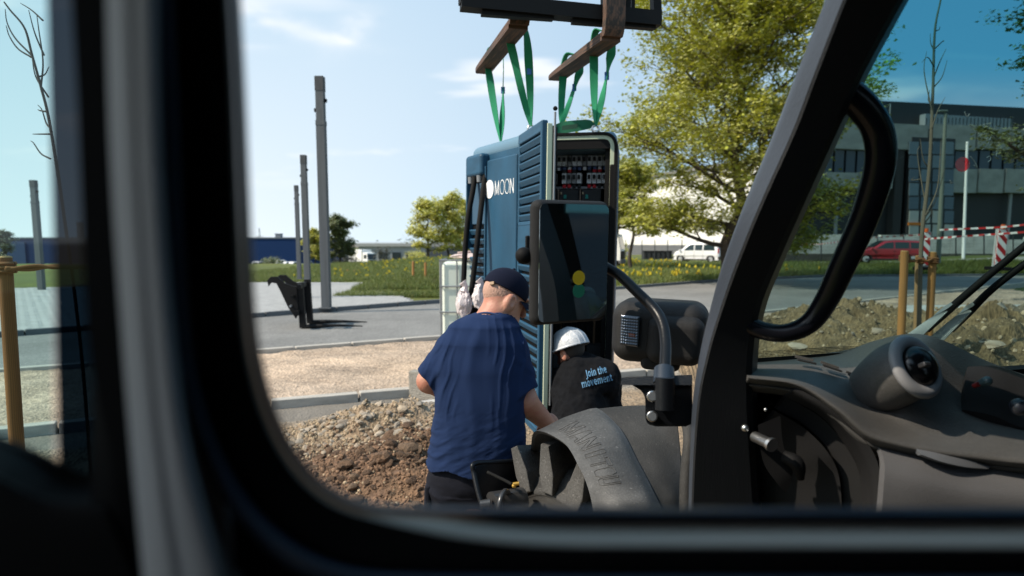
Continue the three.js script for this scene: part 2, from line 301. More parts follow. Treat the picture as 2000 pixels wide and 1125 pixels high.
function flat(pts, y) { // pts [x, d]
  const s = new THREE.Shape(pts.map(([x, d]) => new THREE.Vector2(x, d))), g = new THREE.ShapeGeometry(s), p = g.attributes.position, uv = g.attributes.uv;
  for (let i = 0; i < p.count; i++) { const x = p.getX(i), d = p.getY(i); p.setXYZ(i, x, y, -d); uv.setXY(i, x, d); }
  g.computeVertexNormals(); return g;
}
const line = (f, a, b, n, o = 0) => Array.from({ length: n + 1 }, (_, i) => { const x = a + (b - a) * i / n; return [x, f(x) + o]; });
struct('road', flat([...line(farKerb, -21, 48, 60, .02), ...line(roadFar, 48, -21, 60)], 0), mat.asphalt);
struct('parking_strip', gridGeo((u, v) => { const x = 6 + u * 44, d = stripMid(x) + (v - .5) * 4.4; return V(x, land(x, d) + .05, -d); }, 90, 3, false, 'xz'), M([.40, .38, .34], { roughness: 1, map: T.concrete }));
// sandy bed between the two kerbs
const bedY = (x, d) => .035 + .05 * fbm(x * .7, d * 1.1, 3) + .022 * fbm(x * 3, d * 4, 8) + .016 * fbm(x * 11, d * 13, 2) + .02 * Math.abs(fbm(x * 5, d * 7, 12)) - .015 * smoothstep(Math.abs(Math.sin(d * 3.1 + x * .9 + fbm(x, d, 4))), .85, 1);
{ const g = gridGeo((u, v) => { const x = -13 + u * 33, a = nearKerb(x) + .1, b = farKerb(x) - .05, d = lerp(a, b, v); return V(x, bedY(x, d), -d); }, 420, 150, false, 'xz'), p = g.attributes.position, c = new Float32Array(p.count * 3); for (let i = 0; i < p.count; i++) { const x = p.getX(i), d = -p.getZ(i), w = fbm(x * .8, d * 1.6, 5), q = fbm(x * 3, d * 6, 9), tr = smoothstep(Math.abs(Math.sin((d - x * .5) * 2.1 + w * 1.5)), .9, 1) * smoothstep(fbm(x * .5, d * .5, 2), -.1, .2), k = 1 + .28 * w + .16 * q - .16 * tr; c.set([k, k * (1 - .03 * w), k * (1 - .07 * w)], i * 3); } g.setAttribute('color', new THREE.BufferAttribute(c, 3)); const m = mat.gravel.clone(); m.vertexColors = true; struct('gravel_bed', g, m); }
// dug-up ground in front
const hump = (x, d, cx, cd, rx, rd, h) => h * Math.exp(-(((x - cx) / rx) ** 2 + ((d - cd) / rd) ** 2));
const heap = {
  rubble: (x, d) => hump(x, d, -1.35, 6.05, .85, .42, .30) + hump(x, d, -.75, 6.35, .6, .35, .18) + hump(x, d, -2.1, 5.5, .45, .35, .08),
  clay: (x, d) => hump(x, d, -1.15, 5.05, .6, .45, .22) + hump(x, d, -.75, 5.5, .35, .25, .20) + hump(x, d, -.6, 4.6, .5, .4, .15),
  bank: (x, d) => hump(x, d, 4.6, 9.2, 1.2, 1.0, .74) + hump(x, d, 3.6, 9.8, 1.1, 1.0, .52) + hump(x, d, 5.4, 7.6, 1.6, 1.3, .72) + hump(x, d, 7.8, 8.2, 1.5, 1.2, .60) + hump(x, d, 9.9, 9.4, 1.6, 1.2, 1.12) + hump(x, d, 6.2, 8.6, 1.6, .9, .28) + hump(x, d, 12.5, 9.8, 2, 1.6, 1.2) + hump(x, d, 4.4, 6.4, 1.2, 1.0, .35) + hump(x, d, 8, 6.4, 2.4, 1.2, .5),
};
function soilY(x, d) {
  const k = nearKerb(x), foot = x > 2.4 ? 1 : smoothstep(k - d, .12, .7), bank = heap.bank(x, d);
  const lumps = heap.rubble(x, d) + heap.clay(x, d);
  const rough = .05 * fbm(x * 1.7, d * 1.7, 2) + .035 * fbm(x * 5, d * 5, 6) + .022 * fbm(x * 14, d * 14, 4) * (1 + 1.2 * bank) + (bank + lumps * 3.4) * (.085 * Math.abs(fbm(x * 4.2, d * 4.2, 12)) + .09 * Math.max(0, fbm(x * 9, d * 9, 15)));
  let y = -.05 * foot + rough * foot * (1 + bank) + lumps * foot + bank * (1 + .35 * fbm(x * 1.3, d * 1.3, 3));
  if (x < 2.4) y -= .03 * (1 - foot);
  else if (bank < .05) y -= .25 * (1 - bank / .05) * smoothstep(d, k - .6, k);
  return y;
}
{
  const X0 = -8, X1 = 17, D0 = .4, nx = 560, nd = 330, pos = [], uv = [], col = [], idx = [];
  for (let j = 0; j <= nd; j++) for (let i = 0; i <= nx; i++) {
    const x = X0 + (X1 - X0) * i / nx, top = x < 2.2 ? nearKerb(x) - .03 : lerp(nearKerb(x) - .03, 13.5, smoothstep(x, 2.2, 2.9)), d = D0 + (top - D0) * (j / nd);
    pos.push(x, soilY(x, d), -d); uv.push(x, d);
    const n1 = fbm(x * 1.1, d * 1.1, 21), n2 = fbm(x * 4, d * 4, 25), ru = clamp(heap.rubble(x, d) * 4 + n2 * .4, 0, 1), cl = clamp(heap.clay(x, d) * 9 + n1 * .8 - .1, 0, 1), ba = clamp(heap.bank(x, d) * 3, 0, 1), ha = x < 2.4 ? 1 - smoothstep(nearKerb(x) - d, .3, .75) : 0;
    let c = [.30 + n2 * .06, .22 + n2 * .05, .145 + n2 * .04];
    const mix = (t, q) => { c = c.map((v, m) => lerp(v, q[m], t)); };
    mix(ba, [.235 + n1 * .13, .165 + n1 * .085, .085 + n1 * .045]); mix(ru, [.34, .25, .165]);
    mix(smoothstep(d, 5.9, 6.5) * (x > -1.1 && x < 0 ? .6 : 0), [.34, .33, .31]);
    mix(cl, [.19 + n2 * .05, .112 + n2 * .03, .068]); mix(ha, [.33, .29, .24]);
    mix(x > 6.2 && x < 8.2 ? .5 * smoothstep(n1, 0, .3) : 0, [.20, .20, .18]);
    col.push(...c);
  }
  const w = nx + 1; for (let j = 0; j < nd; j++) for (let i = 0; i < nx; i++) { const a = j * w + i; idx.push(a, a + 1, a + w, a + 1, a + w + 1, a + w); }
  const g = new THREE.BufferGeometry(); g.setAttribute('position', new THREE.Float32BufferAttribute(pos, 3)); g.setAttribute('uv', new THREE.Float32BufferAttribute(uv, 2)); g.setAttribute('color', new THREE.Float32BufferAttribute(col, 3)); g.setIndex(idx); g.computeVertexNormals();
  struct('bare_soil', g, M([1, 1, 1], { roughness: 1, vertexColors: true, map: T.pebble, bumpMap: T.pebbleB, bumpScale: .025 }));
}
struct('concrete_pad', flat([[9.6, 16.2], [12.4, 15.2], [15.4, 16.8], [15, 18.6], [11.3, 18.4]], .12), M([.62, .62, .60], { roughness: 1, map: T.concrete, bumpMap: T.pebbleB, bumpScale: .02 }));
// loose stones
function stoneGeo(seed, det = 1) {
  const g = new THREE.IcosahedronGeometry(1, det), p = g.attributes.position, r = rng(seed), k = [.7 + r() * .6, .45 + r() * .35, .7 + r() * .5];
  for (let i = 0; i < p.count; i++) { const v = V(p.getX(i), p.getY(i), p.getZ(i)); const s = 1 + .38 * noise(v.x * 1.3 + seed * 7, v.y * 1.3, v.z * 1.3) + .1 * noise(v.x * 4 + seed, v.y * 4, v.z * 4); p.setXYZ(i, v.x * s * k[0], v.y * s * k[1], v.z * s * k[2]); }
  g.computeVertexNormals(); return g;
}
const stones = [1, 2, 3, 4, 5, 6].map((s) => stoneGeo(s));
const stoneMats = [[.52, .42, .31], [.44, .35, .265], [.58, .48, .37], [.38, .33, .27]].map((c) => M(c, { roughness: 1, map: T.concrete, bumpMap: T.grain, bumpScale: .002 }));
const clayMats = [[.19, .112, .066], [.145, .085, .05], [.23, .15, .095]].map((c) => M(c, { roughness: 1, map: T.pebble, bumpMap: T.pebbleB, bumpScale: .01 }));
function scatter(n, seed, fn, mats, name, parent, yOf = soilY) {
  const r = rng(seed);
  for (let i = 0; i < n; i++) { const [x, d, s] = fn(r); const m = mesh(name, stones[Math.floor(r() * 6)], mats[Math.floor(r() * mats.length)], parent); m.position.set(x - parent.position.x, yOf(x, d) + s * .22 - parent.position.y, -d - parent.position.z); m.rotation.set(r() * .8, r() * 6.28, r() * .8); m.scale.setScalar(s); }
}
const gauss = (r) => (r() + r() + r() - 1.5) * 1.15;
const rub = thing('rubble_pile', 'pile of pale crushed stones beside the near kerb', 'rubble pile', [-1.4, 0, -6]);
scatter(210, 31, (r) => [-1.55 + gauss(r) * .85, 5.85 + gauss(r) * .42, .014 + r() * r() * .042], stoneMats, 'stone', rub);
scatter(30, 36, (r) => [-2.2 + gauss(r) * .3, 5.4 + gauss(r) * .3, .015 + r() * .022], stoneMats, 'stone', rub);
const clayHeap = thing('clay_heap', 'heap of dark brown clods in front of the pale rubble', 'dirt heap', [-1.1, 0, -5]);
scatter(120, 33, (r) => [-1.05 + gauss(r) * .75, 5.0 + gauss(r) * .5, .02 + r() * r() * r() * .075], clayMats, 'clod', clayHeap); scatter(26, 35, (r) => [-1.05 + gauss(r) * .65, 5.05 + gauss(r) * .45, .03 + r() * .035], clayMats, 'clod', clayHeap);
function stuff(name, n, seed, fn, geo, material, tints) {
  const m = new THREE.InstancedMesh(geo, material, n), r = rng(seed), q = new THREE.Object3D(); m.name = numbered(name);
  for (let i = 0; i < n; i++) { fn(r, q, i); q.updateMatrix(); m.setMatrixAt(i, q.matrix); if (tints) { const c = tints(r); m.setColorAt(i, new THREE.Color().setRGB(...c)); } }
  m.userData = { kind: 'stuff' }; m.castShadow = m.receiveShadow = true; return put(m);
}
{
  const warm = (r) => { const k = .6 + r() * .6; return [.38 * k, .29 * k, .19 * k]; };
  const g0 = stoneGeo(9, 0), m0 = M([1, 1, 1], { roughness: 1 });
  const o = stuff('small_stones', 9000, 41, (r, q, i) => { let x, d; if (i < 2600) { x = -1.5 + gauss(r) * .95; d = 5.85 + gauss(r) * .5; } else if (i < 4800) { x = -3 + r() * 4.4; d = 3.6 + r() * 3.6; } else { x = 2.9 + r() * 11; d = 5 + r() * 6; } const lim = nearKerb(x) - .5; if (x < 2.4 && d > lim) d = lim - r() * .6; const s = (.006 + r() * r() * .02) * (i >= 4800 ? 1.9 : 1); q.position.set(x, soilY(x, d) + s * .2, -d); q.rotation.set(r() * 6, r() * 6, 0); q.scale.setScalar(s); }, g0, m0, warm); o.userData.label = 'small loose stones strewn over the dug-up soil'; o.userData.category = 'stones';
  const c = stuff('soil_crumbs', 5000, 43, (r, q) => { const x = -1.05 + gauss(r) * .95, d = Math.min(4.95 + gauss(r) * .7, nearKerb(x) - .6), s = .006 + r() * r() * .022; q.position.set(x, soilY(x, d) + s * .2, -d); q.rotation.set(r() * 6, r() * 6, 0); q.scale.setScalar(s); }, g0, m0, (r) => { const k = .6 + r() * .7; return [.185 * k, .11 * k, .066 * k]; }); c.userData.label = 'crumbs of brown earth over the clay heap'; c.userData.category = 'soil crumbs';
}
const bankT = thing('earth_bank', 'stony excavated earth bank beyond the dashboard', 'earth bank', [6, 0, -8]);
scatter(150, 37, (r) => [3.6 + r() * 8.5, 6.2 + r() * 4.2, .02 + r() * r() * r() * .16], [...stoneMats, ...clayMats.slice(2)], 'stone', bankT);

// kerbs of single stones
const kerbGeos = [0, 1, 2].map((i) => new RoundedBoxGeometry(.975, .24, .13 + i * .002, 1, .012));
function kerbRow(name, label, f, x0, x1, y, m, w = 1) {
  const t = thing(name, label, 'kerb', [x0, 0, -f(x0)]); let x = x0, i = 0;
  while (x < x1) {
    let e = .05, dx; const d0 = f(x); dx = w; for (let k = 0; k < 8; k++) { const L = Math.hypot(dx, f(x + dx) - d0); dx *= w / L; }
    const a = V(x, y, -d0), b = V(x + dx, y, -f(x + dx)), s = mesh('kerb_stone', kerbGeos[i++ % 3], m, t);
    s.position.set((a.x + b.x) / 2 - t.position.x, y - .12 + .006 * noise(i * 3.3, 1, 2), (a.z + b.z) / 2 - t.position.z); s.rotation.y = -Math.atan2(b.z - a.z, b.x - a.x); s.rotation.z = .004 * noise(i * 2.1, 4, 4); s.scale.x = w; x += dx;
  }
  return t;
}
kerbRow('kerb_row', 'near pale kerb along the rubble and sandy bed', nearKerb, -9, 3, .12, mat.kerb);
kerbRow('kerb_row', 'low pale kerb between sandy bed and asphalt road', farKerb, -16, 30, .10, mat.kerb);
kerbRow('kerb_row', 'grey kerb along the paved yard and far side of the road', roadFar, -16, 30, .12, mat.kerbShade);
{ const h = gridGeo((u, v) => { const x = -8.5 + u * 11, d = nearKerb(x) - .06 - v * .45; return V(x, .012 - v * v * .07 + .01 * fbm(x * 3, d * 3, 1), -d); }, 120, 8, true, 'xz'); struct('kerb_haunch', h, M([.23, .205, .175], { roughness: 1, map: T.concrete, bumpMap: T.pebbleB, bumpScale: .01 })); }  // haunch colour darkened to hold the shadow before the kerb
// raised corner block and slab by the man
{ const t = thing('concrete_block', 'grey concrete edging block standing up at the kerb behind the man', 'block', [-1.08, 0, -7.72], -.37); mesh('block_body', rbox(.75, .34, .14, .012, .2, .17, 0), mat.concrete, t); mesh('end_block', rbox(.14, .30, .5, .012, .6, .15, .32), mat.concrete, t);
  const s = thing('concrete_slab', 'small broken pale concrete slab in front of the edging block', 'slab', [-.68, .1, -6.95], .5); mesh('slab_body', rbox(.6, .07, .4, .015), M([.62, .59, .55], { roughness: 1, map: T.concrete }), s).rotation.x = .12; }

// paved yard
{
  const poly = [...line(roadFar, -22, -3, 20, .1), [-6.65, 29.7], [-12, 29.9], [-20, 26], [-34, 20]];
  const inside = (x, d) => { let c = false; for (let i = 0, j = poly.length - 1; i < poly.length; j = i++) { const [xi, yi] = poly[i], [xj, yj] = poly[j]; if ((yi > d) !== (yj > d) && x < (xj - xi) * (d - yi) / (yj - yi) + xi) c = !c; } return c; };
  struct('paved_yard', flat(poly, .07), M([.20, .20, .195], { roughness: 1, map: T.concrete }));
  const spots = [], ca = Math.cos(.12), sa = Math.sin(.12);
  for (let i = -130; i < 90; i++) for (let j = -10; j < 120; j++) { const a = i * .24 + (j & 1) * .12, b = j * .2, x = -10 + a * ca - b * sa, d = 12 + a * sa + b * ca; if (inside(x, d)) spots.push([x, d]); }
  const o = stuff('paving_stones', spots.length, 51, (r, q, i) => { q.position.set(spots[i][0], .062 + r() * .004, -spots[i][1]); q.rotation.set(0, .12, 0); q.scale.setScalar(1); }, rbox(.232, .05, .192, .008, 0, 0, 0, 1), M([1, 1, 1], { roughness: .95, map: T.concrete }), (r) => { const k = .41 + r() * .07; return [k, k, k * .985]; });
  o.userData.label = 'grey paving stones of the yard beyond the road'; o.userData.category = 'paving';
}
// grass
const bladeGeo = (() => { const gs = [], r = rng(3); for (let i = 0; i < 7; i++) { const a = r() * 6.28, h = .6 + r() * .5, l = .15 + r() * .35, w = .035; const g = new THREE.BufferGeometry(), c = Math.cos(a), s = Math.sin(a), ox = (r() - .5) * .3, oz = (r() - .5) * .3; g.setAttribute('position', new THREE.Float32BufferAttribute([ox - s * w, 0, oz + c * w, ox + s * w, 0, oz - c * w, ox + c * l, h, oz + s * l], 3)); g.computeVertexNormals(); gs.push(g); } return merge(gs); })();
const leafM = M([1, 1, 1], { roughness: .8, transmission: .35, thickness: 0, side: THREE.DoubleSide });
{
  const green = (r) => { const k = .7 + r() * .6, y = r(); return [(.10 + .06 * y) * k, (.155 + .02 * y) * k, .022 * k]; };
  let o = stuff('grass', 26000, 61, (r, q) => { let x, d; do { x = -17 + r() * 18; d = 22 + r() * r() * 44; } while (land(x, d) < -.05 || (x > -2.4 && d < 24)); q.position.set(x, land(x, d) - .01, -d); q.rotation.set(0, r() * 6.28, 0); const s = .10 + r() * .14; q.scale.set(s * 1.6, s, s * 1.6); }, bladeGeo, leafM, green);
  o.userData.label = 'green meadow grass beyond the paved yard'; o.userData.category = 'grass';
  o = stuff('grass', 22000, 62, (r, q) => { let x, d, e; do { x = 2.6 + r() * 40; e = roadFar(x); d = e + .2 + r() * Math.max(3, stripMid(x) - 2.4 - e); } while (d > stripMid(x) - 2.3 && x < 40); q.position.set(x, land(x, d) - .01, -d); q.rotation.set(0, r() * 6.28, 0); const s = .16 + r() * .26; q.scale.set(s * 1.5, s, s * 1.5); }, bladeGeo, leafM, green);
  o.userData.label = 'long green grass on the verge across the road'; o.userData.category = 'grass';
  const fl = mergeGeometries([new THREE.IcosahedronGeometry(.5, 0).translate(0, .9, 0), new THREE.IcosahedronGeometry(.4, 0).translate(.7, .7, .3), new THREE.IcosahedronGeometry(.4, 0).translate(-.5, .8, -.5)]);
  o = stuff('yellow_flowers', 480, 63, (r, q) => { let x, d; do { x = 3.5 + r() * r() * 16; d = roadFar(x) + .6 + r() * (stripMid(x) - roadFar(x) - 4); } while (noise(x * .5, d * .3, 4) < -.15 - 0 && r() < .85); q.position.set(x, land(x, d) + .15, -d); q.rotation.set(0, r() * 6, 0); const s = .04 + r() * .05; q.scale.set(s, s * 3, s); }, fl, M([1, 1, 1], { roughness: .9 }), (r) => [.40 + r() * .12, .32 + r() * .08, .02]);
  o.userData.label = 'yellow flowers in the verge grass across the road'; o.userData.category = 'flowers';
  o = stuff('yellow_flowers', 140, 64, (r, q) => { const x = -12 + r() * 10, d = 34 + r() * 22; q.position.set(x, land(x, d) + .05, -d); q.rotation.set(0, r() * 6, 0); const s = .04 + r() * .04; q.scale.set(s, s * 2, s); }, fl, M([.5, .4, .02], { roughness: .9 }));
  o.userData.label = 'yellow flowers scattered in the meadow at left'; o.userData.category = 'flowers';
}

// ---------------------------------------------------------------- far buildings
const matNavy = M([.006, .028, .10], { roughness: .7, sp: .3 });
function slabBetween(a, b, h, th) { const L = Math.hypot(b.x - a.x, b.z - a.z); const g = box(L, h, th, 0, h / 2, 0); g.rotateY(-Math.atan2(b.z - a.z, b.x - a.x)); return g.translate((a.x + b.x) / 2, a.y, (a.z + b.z) / 2); }
{
  const D = 220, t = thing('store_building', 'big windowless dark blue store at the far left of the meadow', 'building', P(300, 517, D));
  const x0 = -205, x1 = P(581, 500, D).x, y0 = t.position.y - 1, top = P(500, 465.5, D).y;
  const L = (g) => g.translate(-t.position.x, -t.position.y, -t.position.z);
  mesh('wall', L(box(x1 - x0, top - y0, 60, (x0 + x1) / 2, (top + y0) / 2, -D - 30)), matNavy, t);
  mesh('roof_edge', L(box(x1 - x0 + .4, .5, 60.4, (x0 + x1) / 2, top + .1, -D - 30)), M([.10, .12, .16]), t);
  for (let i = 0; i < 5; i++) mesh('wall_panel', L(box(9, top - y0 - 2.4, .3, x0 + 14 + i * 20, (top + y0) / 2, -D + .16)), M([.012, .045, .13]), t);
  const cap = thing('roof_unit', 'small grey ventilation unit on the blue store roof', 'roof unit', P(545, 465, D + 8)); mesh('unit_body', box(2, 1.6, 2, 0, .6, 0), mat.galv, cap); mesh('unit_cap', box(2.3, .2, 2.3, 0, 1.5, 0), mat.galv, cap);
}
{
  const D = 150, t = thing('warehouse', 'low grey warehouse far behind the meadow trees', 'building', P(790, 515, D));
  const L = (g) => g.translate(-t.position.x, -t.position.y, -t.position.z), a = P(700, 481, D), b = P(905, 478, D), y0 = t.position.y - 2;
  mesh('wall', L(box(b.x - a.x, a.y - y0, 20, (a.x + b.x) / 2, (a.y + y0) / 2, -D - 10)), M([.30, .31, .32]), t);
  mesh('roof', L(box(b.x - a.x + 1, .7, 21, (a.x + b.x) / 2, a.y + .3, -D - 10)), M([.34, .34, .33]), t);
  for (let i = 0; i < 7; i++) { const w = mesh('window', L(box(2, 1.6, .2, a.x + 2.5 + i * 3.2, a.y - 2.2, -D + .1)), mat.glassDark, t); }
  mesh('dark_extension', L(box(7, 4.6, 10, P(872, 500, D).x, y0 + 3.6, -D + 5.3)), M([.05, .06, .08]), t);
}
{ // white hall behind the fence
  const D = 100, t = thing('white_hall', 'long white hall with grey base behind the big tree', 'building', P(1330, 508, D));
  const L = (g) => g.translate(-t.position.x, -t.position.y, -t.position.z), a = P(1206, 480, D), b = P(1540, 480, 70), base = t.position.y - 1.2;
  const A = V(a.x, base, -D), B = V(b.x, base, -70), n = 9;
  for (let i = 0; i < n; i++) { const p = A.clone().lerp(B, i / n), q = A.clone().lerp(B, (i + .988) / n); p.y = q.y = P(1300, 478, D).y; mesh('wall_panel', L(slabBetween(p, q, 9.5, .2)), mat.white, t); }
  const A2 = A.clone(), B2 = B.clone(); A2.z -= .12; B2.z -= .12; mesh('wall', L(slabBetween(A2, B2, P(1300, 478, D).y - base + 9.4, .1)), M([.5, .5, .5]), t);
  const C = A.clone(), E = B.clone(); C.z += .05; E.z += .05; mesh('grey_base', L(slabBetween(C, E, P(1300, 478, D).y - base - .05, .25)), M([.12, .125, .135]), t);
  mesh('roof', L(slabBetween(A.clone().setY(P(1300, 478, D).y + 9.5), B.clone().setY(P(1300, 478, D).y + 9.5), .4, 1)), M([.2, .2, .2]), t);
  const k = thing('steel_container', 'dark open steel container behind the fence left of the white van', 'container', P(1283, 509, 72), -.1); const kw = 3.1, kh = 1.0;
  mesh('container_body', box(kw, kh, 1.6, 0, kh / 2, 0), M([.02, .022, .025]), k); mesh('rim', box(kw + .1, .1, 1.7, 0, kh + .05, 0), mat.black, k); for (let i = 0; i < 6; i++) mesh('rib', box(.08, kh - .1, .06, -1.3 + i * .52, kh / 2, .83), mat.black, k);
}
{ // modern dark office block on the right
  const A = P(1480, 505, 55), B = P(2100, 505, 63.5); const dir = V(B.x - A.x, 0, B.z - A.z), LEN = dir.length(); dir.normalize(); const nrm = V(-dir.z, 0, dir.x); if (nrm.z < 0) nrm.negate();
  const t = thing('office_block', 'dark modern office block with pale concrete bands and glazed stair tower', 'building', [A.x, .3, A.z], -Math.atan2(dir.z, dir.x));
  const q = (px, py) => { // pixel on the facade plane -> local x, y
    const p0 = camera.position, r = P(px, py, 1).sub(p0), k = nrm.dot(A.clone().sub(p0)) / nrm.dot(r), w = p0.clone().addScaledVector(r, k); return [w.clone().sub(A).dot(dir), w.y - .3];
  };
  const rect = (name, x0, y0, x1, y1, z, th, m, par = t) => { const a = q(x0, y1), b = q(x1, y0); return mesh(name, box(b[0] - a[0], b[1] - a[1], th, (a[0] + b[0]) / 2, (a[1] + b[1]) / 2, z - th / 2), m, par); };
  const dark = M([.022, .023, .026], { roughness: .6 }), band = M([.44, .45, .42], { roughness: .9, map: T.concrete }), glz = M([.035, .05, .07], { roughness: .08 }), brick = M([.05, .048, .05], { roughness: .9, map: T.concrete });
  rect('wall', 1545, 250, 2120, 520, -.8, 2.5, dark);
  const topA = q(1545, 185), topB = q(2120, 213), lo = q(1545, 246)[1];
  { const s = new THREE.Shape(); s.moveTo(topA[0], lo); s.lineTo(topB[0], lo); s.lineTo(topB[0], topB[1]); s.lineTo(topA[0], topA[1]); mesh('roof_storey', new THREE.ExtrudeGeometry(s, { depth: 3, bevelEnabled: false }).translate(0, 0, -3.6), dark, t); }
  rect('roof_glazing', 1806, 232, 1977, 252, .02, .9, M([.22, .25, .27], { roughness: .3 }));
  for (let i = 0; i < 24; i++) rect('rail_bar', 1808 + i * 7.2, 230, 1809.4 + i * 7.2, 254, .06, .05, M([.3, .32, .33]));
  const bx = [1545, 1580, 1624, 1718, 1812, 1906, 2000, 2100];
  for (let i = 0; i < 7; i++) rect('concrete_panel', bx[i] + .5, 245 + (bx[i] > 1850 ? 7 : 0) + (bx[i] - 1720) * .012, bx[i + 1] - .5, 290, .1, .8, band);
  for (let i = 0; i < 12; i++) { const x0 = 1546 + i * 22; if (x0 > 1690) continue; const w = rect('window', x0 + 1, 292, x0 + 21, 337, -.35, .12, glz); }
  for (let i = 0; i < 8; i++) { const x0 = 1870 + i * 24; rect('window', x0 + 1, 294, x0 + 23, 331, -.35, .12, glz); }
  for (let i = 0; i < 3; i++) rect('lower_panel', 1545 + i * 66 + .5, 338, 1610.5 + i * 66, 367, .1, .8, band);
  for (let i = 0; i < 5; i++) rect('lower_panel', 1856 + i * 52 + .5, 331, 1907.5 + i * 52, 376, .1, .8, band);
  rect('brick_pier', 1742, 291, 1768, 470, -.02, .7, brick);
  { const g = thing; const fr = mat.black; // glazed tower
    const tw = rect('stair_tower', 1767, 272, 1863, 470, .18, .5, dark);
    for (let r = 0; r < 7; r++) for (let c = 0; c < 4; c++) rect('window_pane', 1771 + c * 22.8, 278 + r * 26.8, 1790.5 + c * 22.8, 301.5 + r * 26.8, .24, .05, r === 6 || r === 5 && c < 3 ? M([.45, .45, .42], { roughness: .4 }) : (r + c) % 3 ? M([.07, .10, .13], { roughness: .06 }) : M([.13, .17, .20], { roughness: .06 }));
    rect('orange_sign', 1768, 435, 1801, 440, .34, .08, M([.65, .18, .02]));
  }
  for (const x of [1560, 1640, 1980, 2050]) { const a = q(x, 376), b = q(x, 470); mesh('column', cyl(.16, .16, a[1] - b[1], 12, a[0], (a[1] + b[1]) / 2, -.3), M([.3, .31, .32]), t); }
  for (let i = 0; i < 5; i++) { const a = q(1688 + i * 4, 188 - i * 5), b = q(1688 + i * 4, 160); mesh('roof_mast', cyl(.03, .03, 2.4 + (i % 3) * .5, 6, a[0], topA[1] + .8, -3), mat.galv, t); }
  { const a = q(1738, 190); mesh('drain_pipe', cyl(.05, .05, 2.2, 8, a[0], lo + 1.2, .1), M([.2, .22, .23]), t); }
}
{ // low pale wall with stepped top behind the right fence
  const t = thing('stepped_wall', 'low pale wall with stepped top in front of the dark office block', 'wall', [0, .5, 0]);
  const st = [[1470, 461], [1535, 463], [1590, 458], [1650, 462], [1715, 459], [1790, 466], [1850, 462], [1895, 460], [1945, 468], [2000, 463], [2070, 466], [2130, 466]];
  for (let i = 0; i < st.length - 1; i++) { const a = P(st[i][0], 508, 52), b = P(st[i + 1][0] - .6, 508, 52); const h = P(st[i][0], st[i][1], 52).y - a.y; mesh('wall_block', local(slabBetween(a, b, h, .5), t), M([.78, .78, .73], { roughness: .95, map: T.concrete }), t); }
}
{ const t = thing('gravel_wall', 'dark stone gabion strip at the foot of the right fence', 'retaining wall', [30, .4, -50]); for (let i = 0; i < 16; i++) { const a = P(1470 + i * 42, 511, 50.8), b = P(1470 + i * 42 + 41, 511, 50.8); mesh('gabion', local(slabBetween(a, b, .62, .5), t), M([.16, .155, .14], { roughness: 1, map: T.pebble, bumpMap: T.pebbleB, bumpScale: .08 }), t); } }
// fences
function fence(name, label, posts, topY, baseY, D) {
  const t = thing(name, label, 'fence', P(posts[0], baseY, D)); const dk = M([.03, .033, .035], { roughness: .6 }), bars = [];
  posts.forEach((px, i) => { const a = P(px, baseY, D), b = P(px, topY, D); mesh('post', local(barBetween(a, b, .07, .07), t), dk, t);
    if (i < posts.length - 1) { const c = P(posts[i + 1], baseY, D), h = b.y - a.y - .1, n = 10, gs = []; for (let k = 0; k <= 8; k++) { const y = a.y + .08 + h * k / 8; gs.push(barBetween(V(a.x, y, a.z), V(c.x, y, c.z), .008, .008)); } const m = Math.round(a.distanceTo(c) / .12); for (let k = 1; k < m; k++) { const x = lerp(a.x, c.x, k / m), z = lerp(a.z, c.z, k / m); gs.push(barBetween(V(x, a.y + .05, z), V(x, a.y + h, z), .006, .006)); } mesh('mesh_panel', local(merge(gs), t), dk, t); } });
  return t;
}
fence('mesh_fence', 'dark wire mesh fence before the white hall', [1222, 1254, 1279, 1304, 1332, 1362, 1394, 1428, 1464], 468, 511, 66);
fence('mesh_fence', 'dark wire mesh fence before the pale stepped wall on the right', [1500, 1551, 1604, 1660, 1714, 1765, 1816, 1867, 1922, 1979, 2036], 456, 510, 50);

// ---------------------------------------------------------------- trees
function leafCloud(spots, n, spread, size, seed, hue) {
  const r = rng(seed), pos = [], nor = [], col = [], idx = [];
  for (let s = 0; s < spots.length; s++) for (let k = 0; k < n; k++) {
    const g = () => (r() + r() + r() - 1.5) * 1.1; const c = V(spots[s].x + g() * spread, spots[s].y + g() * spread * .8, spots[s].z + g() * spread), a = r() * 6.28, tl = (r() - .35) * 1.3, L = size * (.45 + Math.pow(r(), 1.6) * 1.15), W = L * .72;
    const f = V(Math.cos(a) * Math.cos(tl), -Math.sin(tl), Math.sin(a) * Math.cos(tl)), sd = V(-Math.sin(a), (r() - .5) * .9, Math.cos(a)).normalize(), up = f.clone().cross(sd).normalize(); const b = pos.length / 3;
    const pts = [c, c.clone().addScaledVector(f, L * .5).addScaledVector(sd, W * .5).addScaledVector(up, L * .1), c.clone().addScaledVector(f, L), c.clone().addScaledVector(f, L * .5).addScaledVector(sd, -W * .5).addScaledVector(up, L * .1)];
    const h = hue(r); for (const p of pts) { pos.push(p.x, p.y, p.z); col.push(...h); } idx.push(b, b + 1, b + 2, b, b + 2, b + 3);
  }
  const q = new THREE.BufferGeometry(); q.setAttribute('position', new THREE.Float32BufferAttribute(pos, 3)); q.setAttribute('color', new THREE.Float32BufferAttribute(col, 3)); q.setIndex(idx); q.computeVertexNormals(); return q;
}
const leafMat = M([1, 1, 1], { roughness: .7, vertexColors: true, transmission: .4, thickness: 0, side: THREE.DoubleSide });
const barkM = M([.085, .065, .05], { roughness: 1, map: T.pebble, bumpMap: T.pebbleB, bumpScale: .02 });
